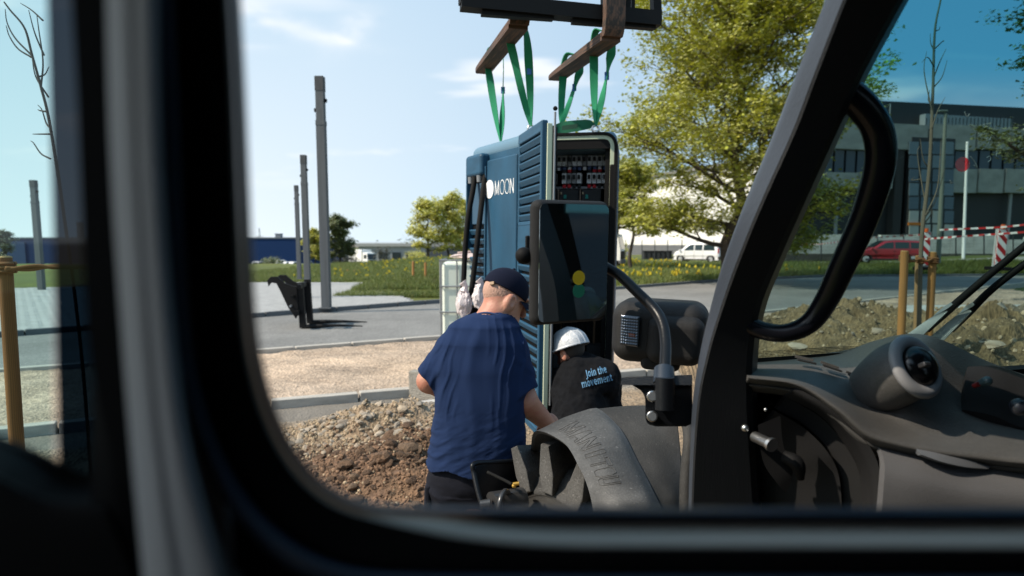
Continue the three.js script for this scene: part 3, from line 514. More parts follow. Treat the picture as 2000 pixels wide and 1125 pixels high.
function growTree(o) { // returns {wood, spots}; y up from the foot
  const r = rng(o.seed), wood = [], spots = [], lim = o.limit;
  const limb = (p, dir, len, rad, depth) => {
    const pts = [p.clone()], rs = [rad]; let q = p.clone(), d = dir.clone();
    const n = 4; for (let i = 1; i <= n; i++) { d.add(V((r() - .5) * .45, (r() - .5) * .3 + o.lift * .12, (r() - .5) * .45)).normalize(); q = q.clone().addScaledVector(d, len / n); pts.push(q); rs.push(rad * (1 - .7 * i / n)); }
    if (rad > o.minR) wood.push(tube(pts, rs, 5, rad > .08 ? 7 : 4, false));
    if (depth === 0) { spots.push(pts[4], pts[3]); if (r() < .6) spots.push(pts[2]); return; }
    const kids = o.kids[depth - 1]; for (let k = 0; k < kids; k++) {
      const t = .32 + .68 * (k + r() * .6) / kids, f = Math.min(3.999, t * 4), i = Math.floor(f), c = pts[i].clone().lerp(pts[i + 1], f - i);
      const a = r() * 6.28, side = V(Math.cos(a), (r() - .4) * .7, Math.sin(a)).normalize(); const nd = d.clone().multiplyScalar(.55).addScaledVector(side, .95).normalize();
      limb(c, nd, len * (.42 + r() * .3), rad * .5 * (1 - t * .4), depth - 1);
    }
    spots.push(pts[4]);
  };
  const tr = [V(0, -.2, 0)], rr = [o.rad * 1.25]; const N = 8; for (let i = 1; i <= N; i++) { tr.push(V((r() - .5) * .04 * o.h, o.h * .94 * i / N, (r() - .5) * .04 * o.h)); rr.push(o.rad * (1 - .9 * i / N)); }
  wood.push(tube(tr, rr, 24, 10, false));
  for (let k = 0; k < o.limbs; k++) {
    const t = lerp(o.low, .97, (k + r() * .7) / o.limbs), f = t * N, i = Math.min(N - 1, Math.floor(f)), c = tr[i].clone().lerp(tr[i + 1], f - i), a = k * 2.4 + r() * .8;
    const y = (t - o.low) / (1 - o.low), w = o.w * Math.pow(Math.sin(Math.PI * clamp(.16 + y * .80, 0, 1)), .6) * (.75 + r() * .4);
    limb(c, V(Math.cos(a), lerp(.15, 1.2, y), Math.sin(a)).normalize(), w, o.rad * .42 * (1 - y * .6), o.depth);
  }
  return { wood: merge(wood), spots };
}
function tree(name, label, pos, o, leaves, hue, group) {
  const t = thing(name, label, 'tree', pos, o.turn ?? 0, group), g = growTree(o);
  mesh('trunk', g.wood, o.bark ?? barkM, t); if (leaves) { const [n, sp, sz] = leaves; let s = g.spots; if (o.keep) s = s.filter(o.keep); mesh('crown', leafCloud(s, n, sp, sz, o.seed + 5, hue), leafMat, t); }
  return t;
}
const spring = (r) => { const k = .65 + r() * .65, y = r(); return [(.36 + .10 * y) * k, (.39 + .05 * y) * k, (.028 + .012 * r()) * k]; };
const fresh = (r) => { const k = .6 + r() * .7, y = r(); return [(.48 + .10 * y) * k, (.49 + .05 * y) * k, .075 * k]; };
const deep = (r) => { const k = .6 + r() * .7; return [.13 * k, .16 * k, .03 * k]; };
{ const p = P(1432, 505, 30), by = .25; tree('maple_tree', 'big maple with fresh yellow-green leaves in front of the white hall', [p.x, by, p.z], { seed: 7, h: 14, rad: .30, limbs: 40, low: .085, w: 4.7, depth: 2, kids: [8, 6], lift: .30, minR: .006 }, [25, .36, .165], spring); }
{ const p = P(1233, 509, 44); tree('young_tree', 'smaller yellow-green tree left of the big maple', [p.x, .1, p.z], { seed: 19, h: 6.8, rad: .14, limbs: 16, low: .36, w: 1.9, depth: 2, kids: [4, 5], lift: .5, minR: .01 }, [20, .26, .17], spring); }
{ const p = P(1206, 509, 47); tree('young_tree', 'slim yellow-green tree beside the charging cabinet edge', [p.x, .1, p.z], { seed: 23, h: 7.2, rad: .2, limbs: 16, low: .40, w: 1.8, depth: 2, kids: [4, 5], lift: .5, minR: .01 }, [18, .28, .18], spring); }
{ const p = P(2075, 500, 16); tree('roadside_tree', 'leafy tree cut off by the right edge of the picture', [p.x + .3, .05, p.z], { seed: 29, h: 9, rad: .2, limbs: 17, low: .26, w: 1.75, depth: 2, kids: [5, 5], lift: .4, minR: .006 }, [14, .2, .12], deep); }
for (const [px, d, h, w, sd, lb] of [[835, 72, 6.6, 2.1, 41, 'left one of two pale green trees behind the white tank'], [874, 74, 7.4, 2.3, 43, 'taller pale green tree behind the white tank']]) { const p = P(px, 517, d); tree('meadow_tree', lb, [p.x, land(p.x, d), p.z], { seed: sd, h, rad: .16, limbs: 17, low: .22, w, depth: 2, kids: [4, 5], lift: .5, minR: .012 }, [9, .34, .26], fresh, 'trees at the meadow edge'); }
{ const p = P(905, 517, 80); tree('meadow_tree', 'pale green tree half hidden behind the blue cabinet', [p.x, -1, p.z], { seed: 44, h: 8, rad: .16, limbs: 15, low: .25, w: 2.2, depth: 2, kids: [4, 4], lift: .5, minR: .02 }, [13, .4, .32], fresh, 'trees at the meadow edge'); }
{ const p = P(664, 520, 95); tree('meadow_tree', 'dark green tree right of the tallest steel column', [p.x, land(p.x, 95), p.z], { seed: 47, h: 7.0, rad: .16, limbs: 18, low: .15, w: 2.0, depth: 2, kids: [4, 5], lift: .5, minR: .02 }, [15, .35, .32], deep, 'trees at the meadow edge'); }
{ const p = P(616, 518, 100); tree('meadow_tree', 'small light green tree between the steel columns', [p.x, land(p.x, 100), p.z], { seed: 49, h: 5.2, rad: .12, limbs: 14, low: .2, w: 1.7, depth: 2, kids: [4, 4], lift: .4, minR: .02 }, [14, .35, .32], fresh, 'trees at the meadow edge'); }
{ const p = P(12, 512, 60); tree('meadow_tree', 'pale tree before the blue store at the far left', [p.x, land(p.x, 60), p.z], { seed: 53, h: 3.0, rad: .08, limbs: 12, low: .15, w: 1.0, depth: 1, kids: [5], lift: .6, minR: .02 }, [16, .25, .22], (r) => { const k = .6 + r() * .6; return [.22 * k, .24 * k, .14 * k]; }, 'trees at the meadow edge'); }
function bush(label, pos, w, h, hue, seed) { const t = thing('bush', label, 'bush', pos), r = rng(seed), sp = [], wd = []; for (let i = 0; i < 60; i++) { const a = r() * 6.28, e = Math.sqrt(r()), y = r(); sp.push(V(Math.cos(a) * e * w * .5 * Math.sqrt(1 - y * y * .7), h * (.1 + y * .8), Math.sin(a) * e * w * .5)); if (i < 8) wd.push(rod(V(0, 0, 0), sp[i], .03, .01, 5)); } mesh('stem', wd, barkM, t); mesh('crown', leafCloud(sp, 22, w * .12, w * .06, seed + 1, hue), leafMat, t); return t; }
{ const p = P(750, 517, 92); bush('dark bush left of the pale green trees', [p.x, land(p.x, 92), p.z], 3.2, 3.0, (r) => { const k = .5 + r() * .6; return [.035 * k, .04 * k, .015 * k]; }, 71);
  const q = P(812, 517, 84); bush('low green bush under the pale green trees', [q.x, land(q.x, 84), q.z], 3.4, 2.0, fresh, 72);
  const b = P(532, 522, 120); bush('low olive bush before the blue store', [b.x, land(b.x, 120), b.z], 4, 1.6, deep, 73);
  const c = P(1206, 512, 52); bush('low green bush at the foot of the slim tree', [c.x, .1, c.z], 2.2, 2.0, fresh, 74);
  const e = P(676, 519, 99); bush('low dark bush under the dark green tree', [e.x, land(e.x, 99), e.z], 4.5, 1.8, (r) => { const k = .5 + r() * .6; return [.03 * k, .035 * k, .015 * k]; }, 75); }
{ // far woods on the skyline
  const r = rng(81), sp = []; for (let i = 0; i < 520; i++) { const x = -150 + r() * 290, d = 330 + r() * 60, g = land(-40, d); sp.push(V(x, -9 + r() * r() * (x > 40 ? 26 : 10 + 4 * noise(x * .05, 1, 1)), -d)); }
  const m = mesh('far_woods', leafCloud(sp, 26, 4, 2.2, 82, (q) => { const k = .6 + q() * .6; return [.055 * k, .07 * k, .03 * k]; }), leafMat); m.userData = { kind: 'stuff', label: 'far woods on the skyline', category: 'woods' };
  const hill = gridGeo((u, v) => { const x = 60 + u * 500, h = (38 + 22 * Math.sin(u * 5 + 1)) * Math.sin(v * Math.PI / 2); return V(x, -12 + h, -620 - v * 120); }, 60, 12, false); struct('hills', hill, M([.05, .065, .03], { roughness: 1 }));
}
// bare saplings and their stakes
function sapling(name, label, foot, pts, rad, seed, m, up = 1) {
  const t = thing(name, label, 'sapling', foot); const r = rng(seed), gs = [], P3 = pts.map(([a, b, d]) => P(a, b, d)); const rs = P3.map((_, i) => lerp(rad, .004, i / (P3.length - 1)));
  mesh('trunk', local(tube(P3, rs, 60, 8), t), m, t);
  return t;
}
const barkPale = M([.20, .165, .12], { roughness: 1, map: T.concrete });
{
  const D = 6.55, g0 = P(1790, 838, D); const t = sapling('bare_sapling', 'tall thin leafless sapling tied between wooden stakes on the right', [g0.x, 0, g0.z], [[1784, 840, D], [1794, 660, D], [1800, 470, D], [1815, 330, D], [1822, 180, D], [1826, 60, D], [1840, -20, D], [1842, -120, D]], .026, 91, barkPale);
  const tw = [[[1808, 400], [1798, 345], [1792, 300], [1796, 285]], [[1815, 330], [1803, 310], [1797, 270]], [[1808, 420], [1830, 370], [1836, 310], [1838, 270]], [[1802, 430], [1826, 395], [1845, 330]], [[1800, 350], [1780, 352], [1786, 346]], [[1820, 250], [1832, 215], [1846, 190]], [[1821, 205], [1813, 195], [1816, 175]], [[1824, 150], [1836, 120], [1848, 95]], [[1824, 130], [1812, 112], [1800, 122]], [[1826, 100], [1818, 85], [1817, 65]], [[1826, 95], [1842, 80], [1843, 82]], [[1824, 170], [1840, 150], [1850, 118]], [[1820, 215], [1805, 140], [1810, 100]], [[1828, 60], [1834, 58], [1836, 52]], [[1803, 440], [1820, 415], [1814, 400]]];
  mesh('twig', local(merge(tw.map((q, i) => tube(q.map(([a, b], k) => P(a, b, D + .03 * Math.sin(i * 2 + k))), q.map((_, k) => lerp(.007, .002, k / (q.length - 1))), 14, 5))), t), barkPale, t);
  for (const [x0, y0, x1, y1, d, lb, r] of [[1767, 491, 1752, 842, D - .05, 'left of two round wooden stakes beside the sapling', .038], [1822, 493, 1806, 838, D + .02, 'right of two round wooden stakes beside the sapling', .036]]) { const a = P(x1, y1, d), b = P(x0, y0, d), s = thing('wooden_stake', lb, 'stake', a, 0, 'tree stakes'); mesh('pole', local(merge([rod(a, b, r, r, 14)]), s), mat.wood, s); mesh('end_face', local(rod(b, b.clone().add(V(.0005, .006, 0)), r * .96, r * .86, 14), s), M([.66, .45, .22], { map: T.wood }), s); }
  { const a = P(1793, 700, D + .1), b = P(1794, 500, D + .1); const s = thing('wooden_stake', 'rear greyish stake directly behind the bare sapling', 'stake', a.clone().setY(0), 0, 'tree stakes'); mesh('pole', local(rod(a.clone().setY(0), b, .03, .03, 14), s), mat.woodOld, s); mesh('end_face', local(rod(b, b.clone().add(V(0, .006, 0)), .028, .024, 14), s), mat.wood, s); }
  const rp = thing('binding_rope', 'brown rope tying the sapling to its wooden stakes', 'rope', P(1795, 500, D)); const ring = (px, py, r) => Array.from({ length: 9 }, (_, i) => P(px, py, D).add(V(Math.cos(i / 8 * 6.28) * r, .004 * i - .016, Math.sin(i / 8 * 6.28) * r)));
  for (const [a, b] of [[1767, 505], [1822, 507], [1797, 508]]) for (const o of [-.02, 0, .02]) mesh('coil', local(tube(ring(a, b, a === 1797 ? .03 : .046).map((v) => v.add(V(0, o, 0))), .011, 24, 6, false), rp), mat.rope, rp);
  mesh('rope_strand', local(merge([tube([P(1767, 503, D - .05), P(1782, 510, D - .04), P(1797, 506, D - .03), P(1810, 510, D - .04), P(1822, 505, D - .04)], .013, 24, 6)]), rp), mat.rope, rp);
}
{
  const D = 3.6, a = P(38, 945, D), b = P(9, 503, D), s = thing('wooden_stake', 'thick round wooden stake at the left edge behind glass', 'stake', [a.x, 0, a.z], 0, 'tree stakes'); mesh('pole', local(rod(a.clone().add(a.clone().sub(b).multiplyScalar(.4)), b, .038, .036, 16), s), M([.30, .135, .045], { roughness: .85, map: T.wood }), s); mesh('end_face', local(rod(b, b.clone().add(V(0, .008, 0)), .035, .031, 16), s), M([.66, .45, .22], { map: T.wood }), s);
  const rp = thing('binding_rope', 'brown rope running right from the left edge stake', 'rope', b); for (const o of [0, .022, .044]) mesh('coil', local(tube(Array.from({ length: 9 }, (_, i) => P(10, 523, D).add(V(Math.cos(i / 8 * 6.28) * .046, o - .02, Math.sin(i / 8 * 6.28) * .046))), .012, 24, 6, false), rp), mat.rope, rp);
  mesh('rope_strand', local(merge([tube([P(10, 524, D - .06), P(60, 526, D), P(110, 520, D + .05), P(250, 522, D + .2)], .013, 30, 6), tube([P(10, 527, D - .06), P(70, 519, D), P(120, 523, D + .05), P(250, 520, D + .2)], .011, 30, 6)]), rp), mat.rope, rp);
  const m = M([.06, .045, .035], { roughness: 1 }), t = sapling('bare_sapling', 'dark leafless sapling behind the glass at the left edge', P(118, 940, 3.7).setY(0), [[190, 1100, 3.7], [160, 700, 3.7], [122, 400, 3.7], [97, 240, 3.7], [80, 170, 3.7], [62, 105, 3.7], [48, 55, 3.7], [20, 20, 3.7], [8, 4, 3.7]], .010, 93, m);
  const D2 = 3.7, tw = [[[62, 108], [30, 75], [14, 45], [10, 18]], [[62, 112], [35, 95], [18, 70], [12, 50]], [[95, 190], [70, 150], [62, 110]], [[86, 108], [68, 65], [56, 20]], [[84, 40], [62, 20], [40, 6]], [[98, 250], [90, 240], [82, 215], [74, 205]], [[98, 262], [75, 262], [64, 262]], [[99, 310], [80, 300], [66, 280], [60, 275]], [[90, 218], [78, 216], [74, 214]], [[75, 150], [88, 145], [96, 130]], [[80, 170], [84, 120], [76, 60], [72, 30]]];
  mesh('twig', local(merge(tw.map((q) => tube(q.map(([a, b], k) => P(a, b, D2 + .02 * k)), q.map((_, k) => lerp(.0055, .002, k / (q.length - 1))), 14, 5))), t), m, t);
}
// small stakes in the meadow
for (const [px, y0, y1, d, lb] of [[807, 511, 549, 27, 'left of two stakes on the earth mound'], [831, 513, 550, 27, 'right of two stakes on the earth mound'], [679, 527, 553, 40, 'left of two short stakes at the yard edge'], [692, 528, 553, 40, 'right of two short stakes at the yard edge']]) { const b = P(px, y1, d), a = P(px, y0, d), s = thing('wooden_stake', lb, 'stake', b, 0, 'tree stakes'); mesh('pole', local(rod(b.clone().add(V(0, -.5, 0)), a, .055, .05, 10), s), mat.wood, s); mesh('end_face', local(rod(a, a.clone().add(V(0, .01, 0)), .05, .04, 10), s), mat.wood, s); }

// ---------------------------------------------------------------- columns, masts, poles
function column(label, px0, top, px1, base, d, w) {
  const b = P(px1, base, d), a = P(px0, top, d), t = thing('steel_column', label, 'column', b, 0, 'bare steel columns on the yard'), ws = w / FPX * d;
  const g = (p, q, ww, dd) => local(barBetween(p, q, ww, dd), t), L = a.y - b.y; a.x = lerp(a.x, b.x, .5); a.z = b.z; const at = (k) => b.clone().lerp(a, k);
  mesh('shaft', g(b, at(.8), ws, ws), mat.poleGrey, t); mesh('upper_shaft', g(at(.8), at(.94), ws * .93, ws * .93), mat.poleGrey, t); mesh('head', g(at(.94), a, ws, ws), M([.09, .095, .10], { map: T.concrete }), t); mesh('collar', g(at(.795), at(.815), ws * 1.06, ws * 1.06), mat.poleGrey, t);
  mesh('base_plate', local(box(ws * 1.5, .03, ws * 1.5, b.x, b.y + .015, b.z), t), mat.poleGrey, t); for (const k of [.86, .9]) mesh('bracket', local(box(ws * .35, ws * .4, ws * .3, at(k).x + (k > .87 ? 1 : -1) * ws * .58, at(k).y, b.z), t), mat.black, t);
}
column('tallest grey steel column on the yard, nearest of the row', 624, 150, 638, 602, 17.6, 16);
column('middle grey steel column of the row on the yard', 592, 303, 602, 585, 21.5, 10.5);
column('shortest slim steel column farthest back in the row', 578, 362, 585, 545, 28, 7);
column('grey steel column seen through the glass at the far left', 64, 352, 82, 570, 25, 10);
column('dark column seen through the tinted glass strip', 158, 434, 164, 560, 33, 9);
{ const p = P(509, 516, 420), t = thing('power_pylon', 'thin lattice power pylon on the skyline above the blue store', 'pylon', p), gs = [], k = 420 / FPX, m = M([.35, .38, .40]); for (const s of [-1, 1]) gs.push(rod(V(s * 5 * k, 0, 0), V(s * .6 * k, 70 * k, 0), .25, .15, 4)); for (let i = 0; i < 8; i++) gs.push(rod(V((i % 2 ? 1 : -1) * (5 - i * .55) * k, i * 8.4 * k, 0), V((i % 2 ? -1 : 1) * (5 - i * .55 - .5) * k, (i + 1) * 8.4 * k, 0), .12, .12, 4)); mesh('mast', gs, m, t); for (const [y, w] of [[44, 11], [54, 8]]) mesh('cross_arm', rod(V(-w * k, y * k, 0), V(w * k, y * k, 0), .18, .18, 4), m, t); }
{ const d = 44, a = P(1881, 512, d), b = P(1889, 281, d), t = thing('flag_pole', 'white flag pole without flag before the office block', 'pole', a); mesh('pole', local(rod(a, b, .10, .07, 12), t), M([.75, .76, .75]), t); mesh('finial', local(new THREE.SphereGeometry(.09, 10, 8).translate(b.x, b.y + .06, b.z), t), mat.white, t); mesh('foot', local(cyl(.2, .2, .12, 12, a.x, a.y + .06, a.z), t), mat.galv, t); }
{ const d = 36, a = P(1832, 514, d), b = P(1847, 222, d), t = thing('street_lamp', 'slim grey-green street lamp behind the bare sapling', 'lamp post', a), m = M([.20, .23, .19], { roughness: .6, map: T.concrete }); mesh('pole', local(rod(a, b, .13, .085, 12), t), m, t); const h = P(1840, 217, d); mesh('lamp_head', local(rbox(.5, .10, .22, .04, h.x + .02, h.y, h.z), t), m, t); mesh('arm', local(rod(b, h, .04, .04, 8), t), m, t); }
// red and white barriers and tapes
const stripe = (dir) => { const t = tex(128, (u, v) => { const k = ((u * .8 + v * dir) % 1 + 1) % 1; return k < .5 ? [.86, .86, .86] : [.66, .04, .06]; }, true, 1); t.repeat.set(1, 3); return t; };
const beaconM = M([1, 1, 1], { roughness: .5, map: stripe(1) });
function beacon(label, px, top, base, d, tilt) { const a = P(px, base, d), h = P(px, top, d).y - a.y, t = thing('traffic_beacon', label, 'traffic beacon', a, 0, 'red and white traffic beacons'); mesh('panel', rbox(.32, h - .12, .05, .02, 0, h / 2 + .1, 0), beaconM, t); mesh('frame', box(.40, h - .06, .035, 0, h / 2 + .08, -.03), M([.5, .5, .5]), t); mesh('foot', rbox(.7, .12, .4, .03, 0, .06, 0), mat.black, t); mesh('lamp', cyl(.07, .07, .14, 12, 0, h + .12, 0), M([.6, .10, .02], { roughness: .3 }), t); t.rotation.z = tilt; return t; }
beacon('red and white striped traffic beacon on the right before the fence', 1950, 450, 528, 21, -.04);
beacon('red and white striped traffic beacon behind the sapling stakes', 1806, 456, 527, 24, .02);
const tapeTex = tex(128, (u, v) => (u % 1) < .5 ? [.85, .85, .85] : [.66, .06, .07], true, 1); const tapeM = M([1, 1, 1], { roughness: .5, map: tapeTex, side: THREE.DoubleSide });
function tape(label, pts, w) { const p = pts.map(([a, b, d]) => P(a, b, d)); const t = thing('barrier_tape', label, 'barrier tape', p[0]); const up = V(0, 1, 0), arr = p.map((v) => v.toArray()); let L = 0; for (let i = 1; i < p.length; i++) L += p[i].distanceTo(p[i - 1]); const f = (u, v) => V(...crv(arr, u)).add(V(0, (v - .5) * w, .02 * Math.sin(u * 30) * (v - .5))); mesh('strip', local(merge([gridGeo(f, 60, 2, false, [L / .6, 1]), gridGeo((u, v) => f(u, v).add(V(0, 0, -.002)), 60, 2, true, [L / .6, 1])]), t), tapeM, t); return t; }
tape('upper red and white barrier tape tied to the right beacon', [[1835, 449, 22], [1880, 447, 21.6], [1950, 444, 21], [2010, 438, 19], [2080, 432, 17]], .055);
tape('lower red and white barrier tape from beacon to right edge', [[1806, 467, 23.8], [1860, 463, 22], [1950, 457, 21], [2080, 447, 17]], .06);
tape('faint barrier tape before the fence inside the small corner window', [[1530, 480, 46], [1570, 477, 45], [1610, 476, 44], [1680, 466, 42], [1806, 458, 24]], .07);
// ---------------------------------------------------------------- cars
function carBody(o) { // x forward (nose at +L/2), y up
  const hw = (y) => o.W / 2 * (1 - .13 * smoothstep(y, o.belt, o.H) - .06 * smoothstep(o.belt * .55, y, .2)), top = (x) => crvY(o.top, x);
  function crvY(pts, x) { for (let i = 0; i < pts.length - 1; i++) if (x >= pts[i][0] && x <= pts[i + 1][0]) { const t = (x - pts[i][0]) / (pts[i + 1][0] - pts[i][0]); return lerp(pts[i][1], pts[i + 1][1], t * t * (3 - 2 * t) * .3 + t * .7); } return pts[pts.length - 1][1]; }
  const x0 = o.top[0][0], x1 = o.top[o.top.length - 1][0], bot = .24;
  const tape = (x) => 1 - .16 * smoothstep(x, x1 - .55, x1) ** 2 - .07 * smoothstep(-x, -x0 - .25, -x0) ** 2;
  const ring = (x, k) => { const t = top(x), m = 1 - Math.abs(k * 2 - 1); // 0 at sills, 1 at the centre of the roof
    const s = k < .5 ? 1 : -1; if (m < .7) { const y = lerp(bot, t - .06, m / .7); return V(x, y, s * hw(y) * tape(x)); } const q = Math.min(1, (m - .7) / .3), y = t - .06 * (1 - q) ** 2.4; return V(x, y, s * hw(t - .06) * tape(x) * (1 - q) ** .8); };
  return { geo: merge([gridGeo((u, v) => ring(lerp(x0, x1, v), u), 44, 70), gridGeo((u, v) => ring(x0, .5 + (u - .5)).lerp(V(x0, .55, 0), v), 44, 1), gridGeo((u, v) => ring(x1, u).lerp(V(x1, .5, 0), 1 - v), 44, 1), box(x1 - x0 - .3, .1, o.W * .8, (x0 + x1) / 2, bot + .02, 0)]), hw, top, tape };
}
function car(name, label, o, pos, turn) {
  const t = thing(name, label, o.cat, pos, turn), b = carBody(o), trim = M([.02, .02, .022], { roughness: .5 }), gl = M([.02, .035, .04], { roughness: .06 });
  const body = mesh('body', b.geo, o.paint, t);
  const side = (nm, poly, m, off = .012) => { for (const s of [1, -1]) { const sh = new THREE.Shape(poly.map(([x, y]) => new THREE.Vector2(x, y))), g = new THREE.ExtrudeGeometry(sh, { depth: .03, bevelEnabled: false, curveSegments: 2 }), p = g.attributes.position; for (let i = 0; i < p.count; i++) { const x = p.getX(i), y = p.getY(i), z = p.getZ(i); p.setZ(i, s * (b.hw(y) * b.tape(x) + off - (.03 - z) * 1)); } g.computeVertexNormals(); mesh(nm, g, m, t); } };
  for (const w of o.windows) side('window', w, gl);
  const cross = (nm, xa, xb, k, m, off = .012, ya) => mesh(nm, gridGeo((u, v) => { const x = lerp(xa, xb, v), y = b.top(x); return V(x + (ya ?? 0), y + off, (u - .5) * 2 * b.hw(y) * b.tape(x) * k); }, 10, 10), m, t);
  cross('windscreen', o.ws[0], o.ws[1], .82, gl); cross('rear_window', o.rw[0], o.rw[1], .80, gl);
  const xr = o.top[0][0];
  mesh('bumper', rbox(.18, .30, o.W * .94, .05, xr + .02, .42, 0), o.bumper, t); mesh('bumper', rbox(.22, .28, o.W * .84, .06, o.top.at(-1)[0] - .08, .42, 0), o.bumper, t);
  for (const s of [1, -1]) { mesh('tail_light', rbox(.12, .42, .16, .03, xr + .07, o.belt + .02, s * (o.W / 2 - .10)), M([.28, .01, .015], { roughness: .25 }), t); mesh('door_mirror', rbox(.12, .14, .2, .04, o.ws[0] + .1, o.belt + .06, s * (o.W / 2 + .08)), o.paint, t); mesh('sill', box(o.top.at(-1)[0] - xr - 1.7, .1, .05, -.05, .28, s * (o.W / 2 - .01)), trim, t);
    for (const hx of [-.25, .75]) mesh('handle', rbox(.18, .035, .03, .01, hx, o.belt - .1, s * (b.hw(o.belt - .1) + .015)), o.paint, t);
    for (const dx of o.seams) mesh('door_seam', box(.012, o.belt - .38, .02, dx, .36 + (o.belt - .38) / 2, s * (b.hw(.7) - .002)), trim, t); }
  mesh('licence_plate', box(.02, .11, .5, xr - .035, o.belt - .28, 0), M([.7, .7, .68]), t);
  if (o.rails) for (const s of [1, -1]) mesh('roof_rail', rod(V(o.rails[0], o.H + .04, s * o.W * .36), V(o.rails[1], o.H + .03, s * o.W * .36), .025, .025, 6), o.railM, t);
  for (const wx of o.axles) for (const s of [1, -1]) {
    const w = new THREE.Group(); w.name = 'wheel'; w.position.set(wx, .32, s * (o.W / 2 - .10)); t.add(w);
    mesh('tyre', new THREE.TorusGeometry(.245, .085, 10, 26), mat.rubber, w); const rim = [cyl(.2, .2, .05, 20).rotateX(Math.PI / 2).translate(0, 0, s * .04)]; for (let i = 0; i < 6; i++) rim.push(box(.05, .17, .03, 0, .1, s * .075).rotateZ(i * Math.PI / 3)); mesh('rim', rim, M([.5, .51, .52], { roughness: .4, metalness: .4 }), w);
    mesh('arch', new THREE.TorusGeometry(.35, .03, 6, 20, Math.PI).translate(wx, .30, s * (o.W / 2 - .02)), trim, t);
  }
  return t;
}
const carPaint = (c) => M(c, { roughness: .35, clearcoat: .8, clearcoatRoughness: .08 });
{
  const D = 57, p = P(1364, 515, D); car('minivan', 'white minivan parked with dark rear window before the mesh fence', { cat: 'van', W: 1.78, H: 1.8, belt: 1.02, paint: carPaint([.78, .78, .78]), bumper: M([.03, .03, .03]), top: [[-2.08, .5], [-2.06, 1.06], [-1.86, 1.7], [-1.6, 1.8], [.35, 1.78], [.75, 1.66], [1.35, 1.12], [1.85, .98], [2.1, .62], [2.12, .5]], windows: [[[-1.72, 1.08], [-1.62, 1.55], [-.72, 1.58], [-.72, 1.08]], [[-.62, 1.08], [-.62, 1.58], [.05, 1.58], [.05, 1.08]], [[.13, 1.08], [.13, 1.58], [.5, 1.56], [1.0, 1.12], [.95, 1.06]]], ws: [1.28, .72], rw: [-1.9, -2.04], seams: [-.67, .1, .95], axles: [-1.35, 1.35] }, [p.x, land(p.x, D) + .06, p.z], Math.PI - .62);
}
{
  const D = 43, p = P(1728, 517, D); car('estate_car', 'dark red estate car with roof rails parked before the pale wall', { cat: 'car', W: 1.8, H: 1.56, belt: .95, paint: carPaint([.30, .012, .022]), bumper: carPaint([.26, .011, .02]), top: [[-2.38, .5], [-2.36, .98], [-2.1, 1.42], [-1.9, 1.5], [-.6, 1.56], [.3, 1.5], [1.1, 1.02], [2.0, .86], [2.3, .6], [2.34, .5]], windows: [[[-2.02, 1.0], [-1.88, 1.36], [-1.2, 1.4], [-1.2, 1.0]], [[-1.12, 1.0], [-1.12, 1.4], [-.28, 1.42], [-.28, 1.0]], [[-.2, 1.0], [-.2, 1.42], [.2, 1.38], [.82, 1.0]]], ws: [1.0, .3], rw: [-2.08, -2.3], seams: [-1.16, -.24, .85], axles: [-1.4, 1.42], rails: [-1.9, .1], railM: M([.6, .6, .6], { metalness: .7, roughness: .4 }) }, [p.x, land(p.x, D) + .07, p.z], Math.PI - .22);
}
function truck(label, pos, turn, s = 1, group) {
  const t = thing('box_truck', label, 'truck', pos, turn, group), w = M([.78, .78, .77], { roughness: .5 });
  mesh('cargo_box', rbox(4.6, 2.5, 2.4, .05, -1.2, 2.35, 0), w, t); mesh('cab', loft([[V(1.25, .7, 1.1), V(3.0, .7, 1.1), V(3.0, 1.6, 1.1), V(2.75, 2.95, 1.0), V(1.25, 3.1, 1.0)], [V(1.25, .7, -1.1), V(3.0, .7, -1.1), V(3.0, 1.6, -1.1), V(2.75, 2.95, -1.0), V(1.25, 3.1, -1.0)]], 2), w, t);
  mesh('windscreen', loft([[V(3.005, 1.66, .98), V(3.04, 1.66, .98), V(2.83, 2.72, .92), V(2.79, 2.72, .92)], [V(3.005, 1.66, -.98), V(3.04, 1.66, -.98), V(2.83, 2.72, -.92), V(2.79, 2.72, -.92)]], 2), mat.glassDark, t); mesh('grille', box(.06, .7, 1.9, 3.02, 1.15, 0), mat.black, t); mesh('bumper', rbox(.25, .35, 2.2, .05, 2.98, .6, 0), M([.1, .1, .1]), t); mesh('chassis', box(6, .3, 1.6, -.6, .85, 0), mat.black, t);
  for (const s2 of [1, -1]) { mesh('window', box(.9, .75, .04, 2.15, 2.2, s2 * 1.07), mat.glassDark, t); for (const x of [2.2, -1.6, -2.6]) { const q = new THREE.Group(); q.name = 'wheel'; q.position.set(x, .5, s2 * .98); t.add(q); mesh('tyre', new THREE.TorusGeometry(.36, .14, 8, 20), mat.rubber, q); mesh('rim', cyl(.3, .3, .12, 16).rotateX(Math.PI / 2), mat.galv, q); } }
  t.scale.setScalar(s); return t;
}
{ const p = P(716, 516, 108); truck('white box truck parked far behind the meadow', [p.x - .5, land(p.x, 108) - .2, p.z], -.75, .82); const q = P(1199, 514, 49); truck('white lorry cab partly hidden behind the charging cabinet', [q.x - 2.0, .05, q.z + .6], -.35, .85); }
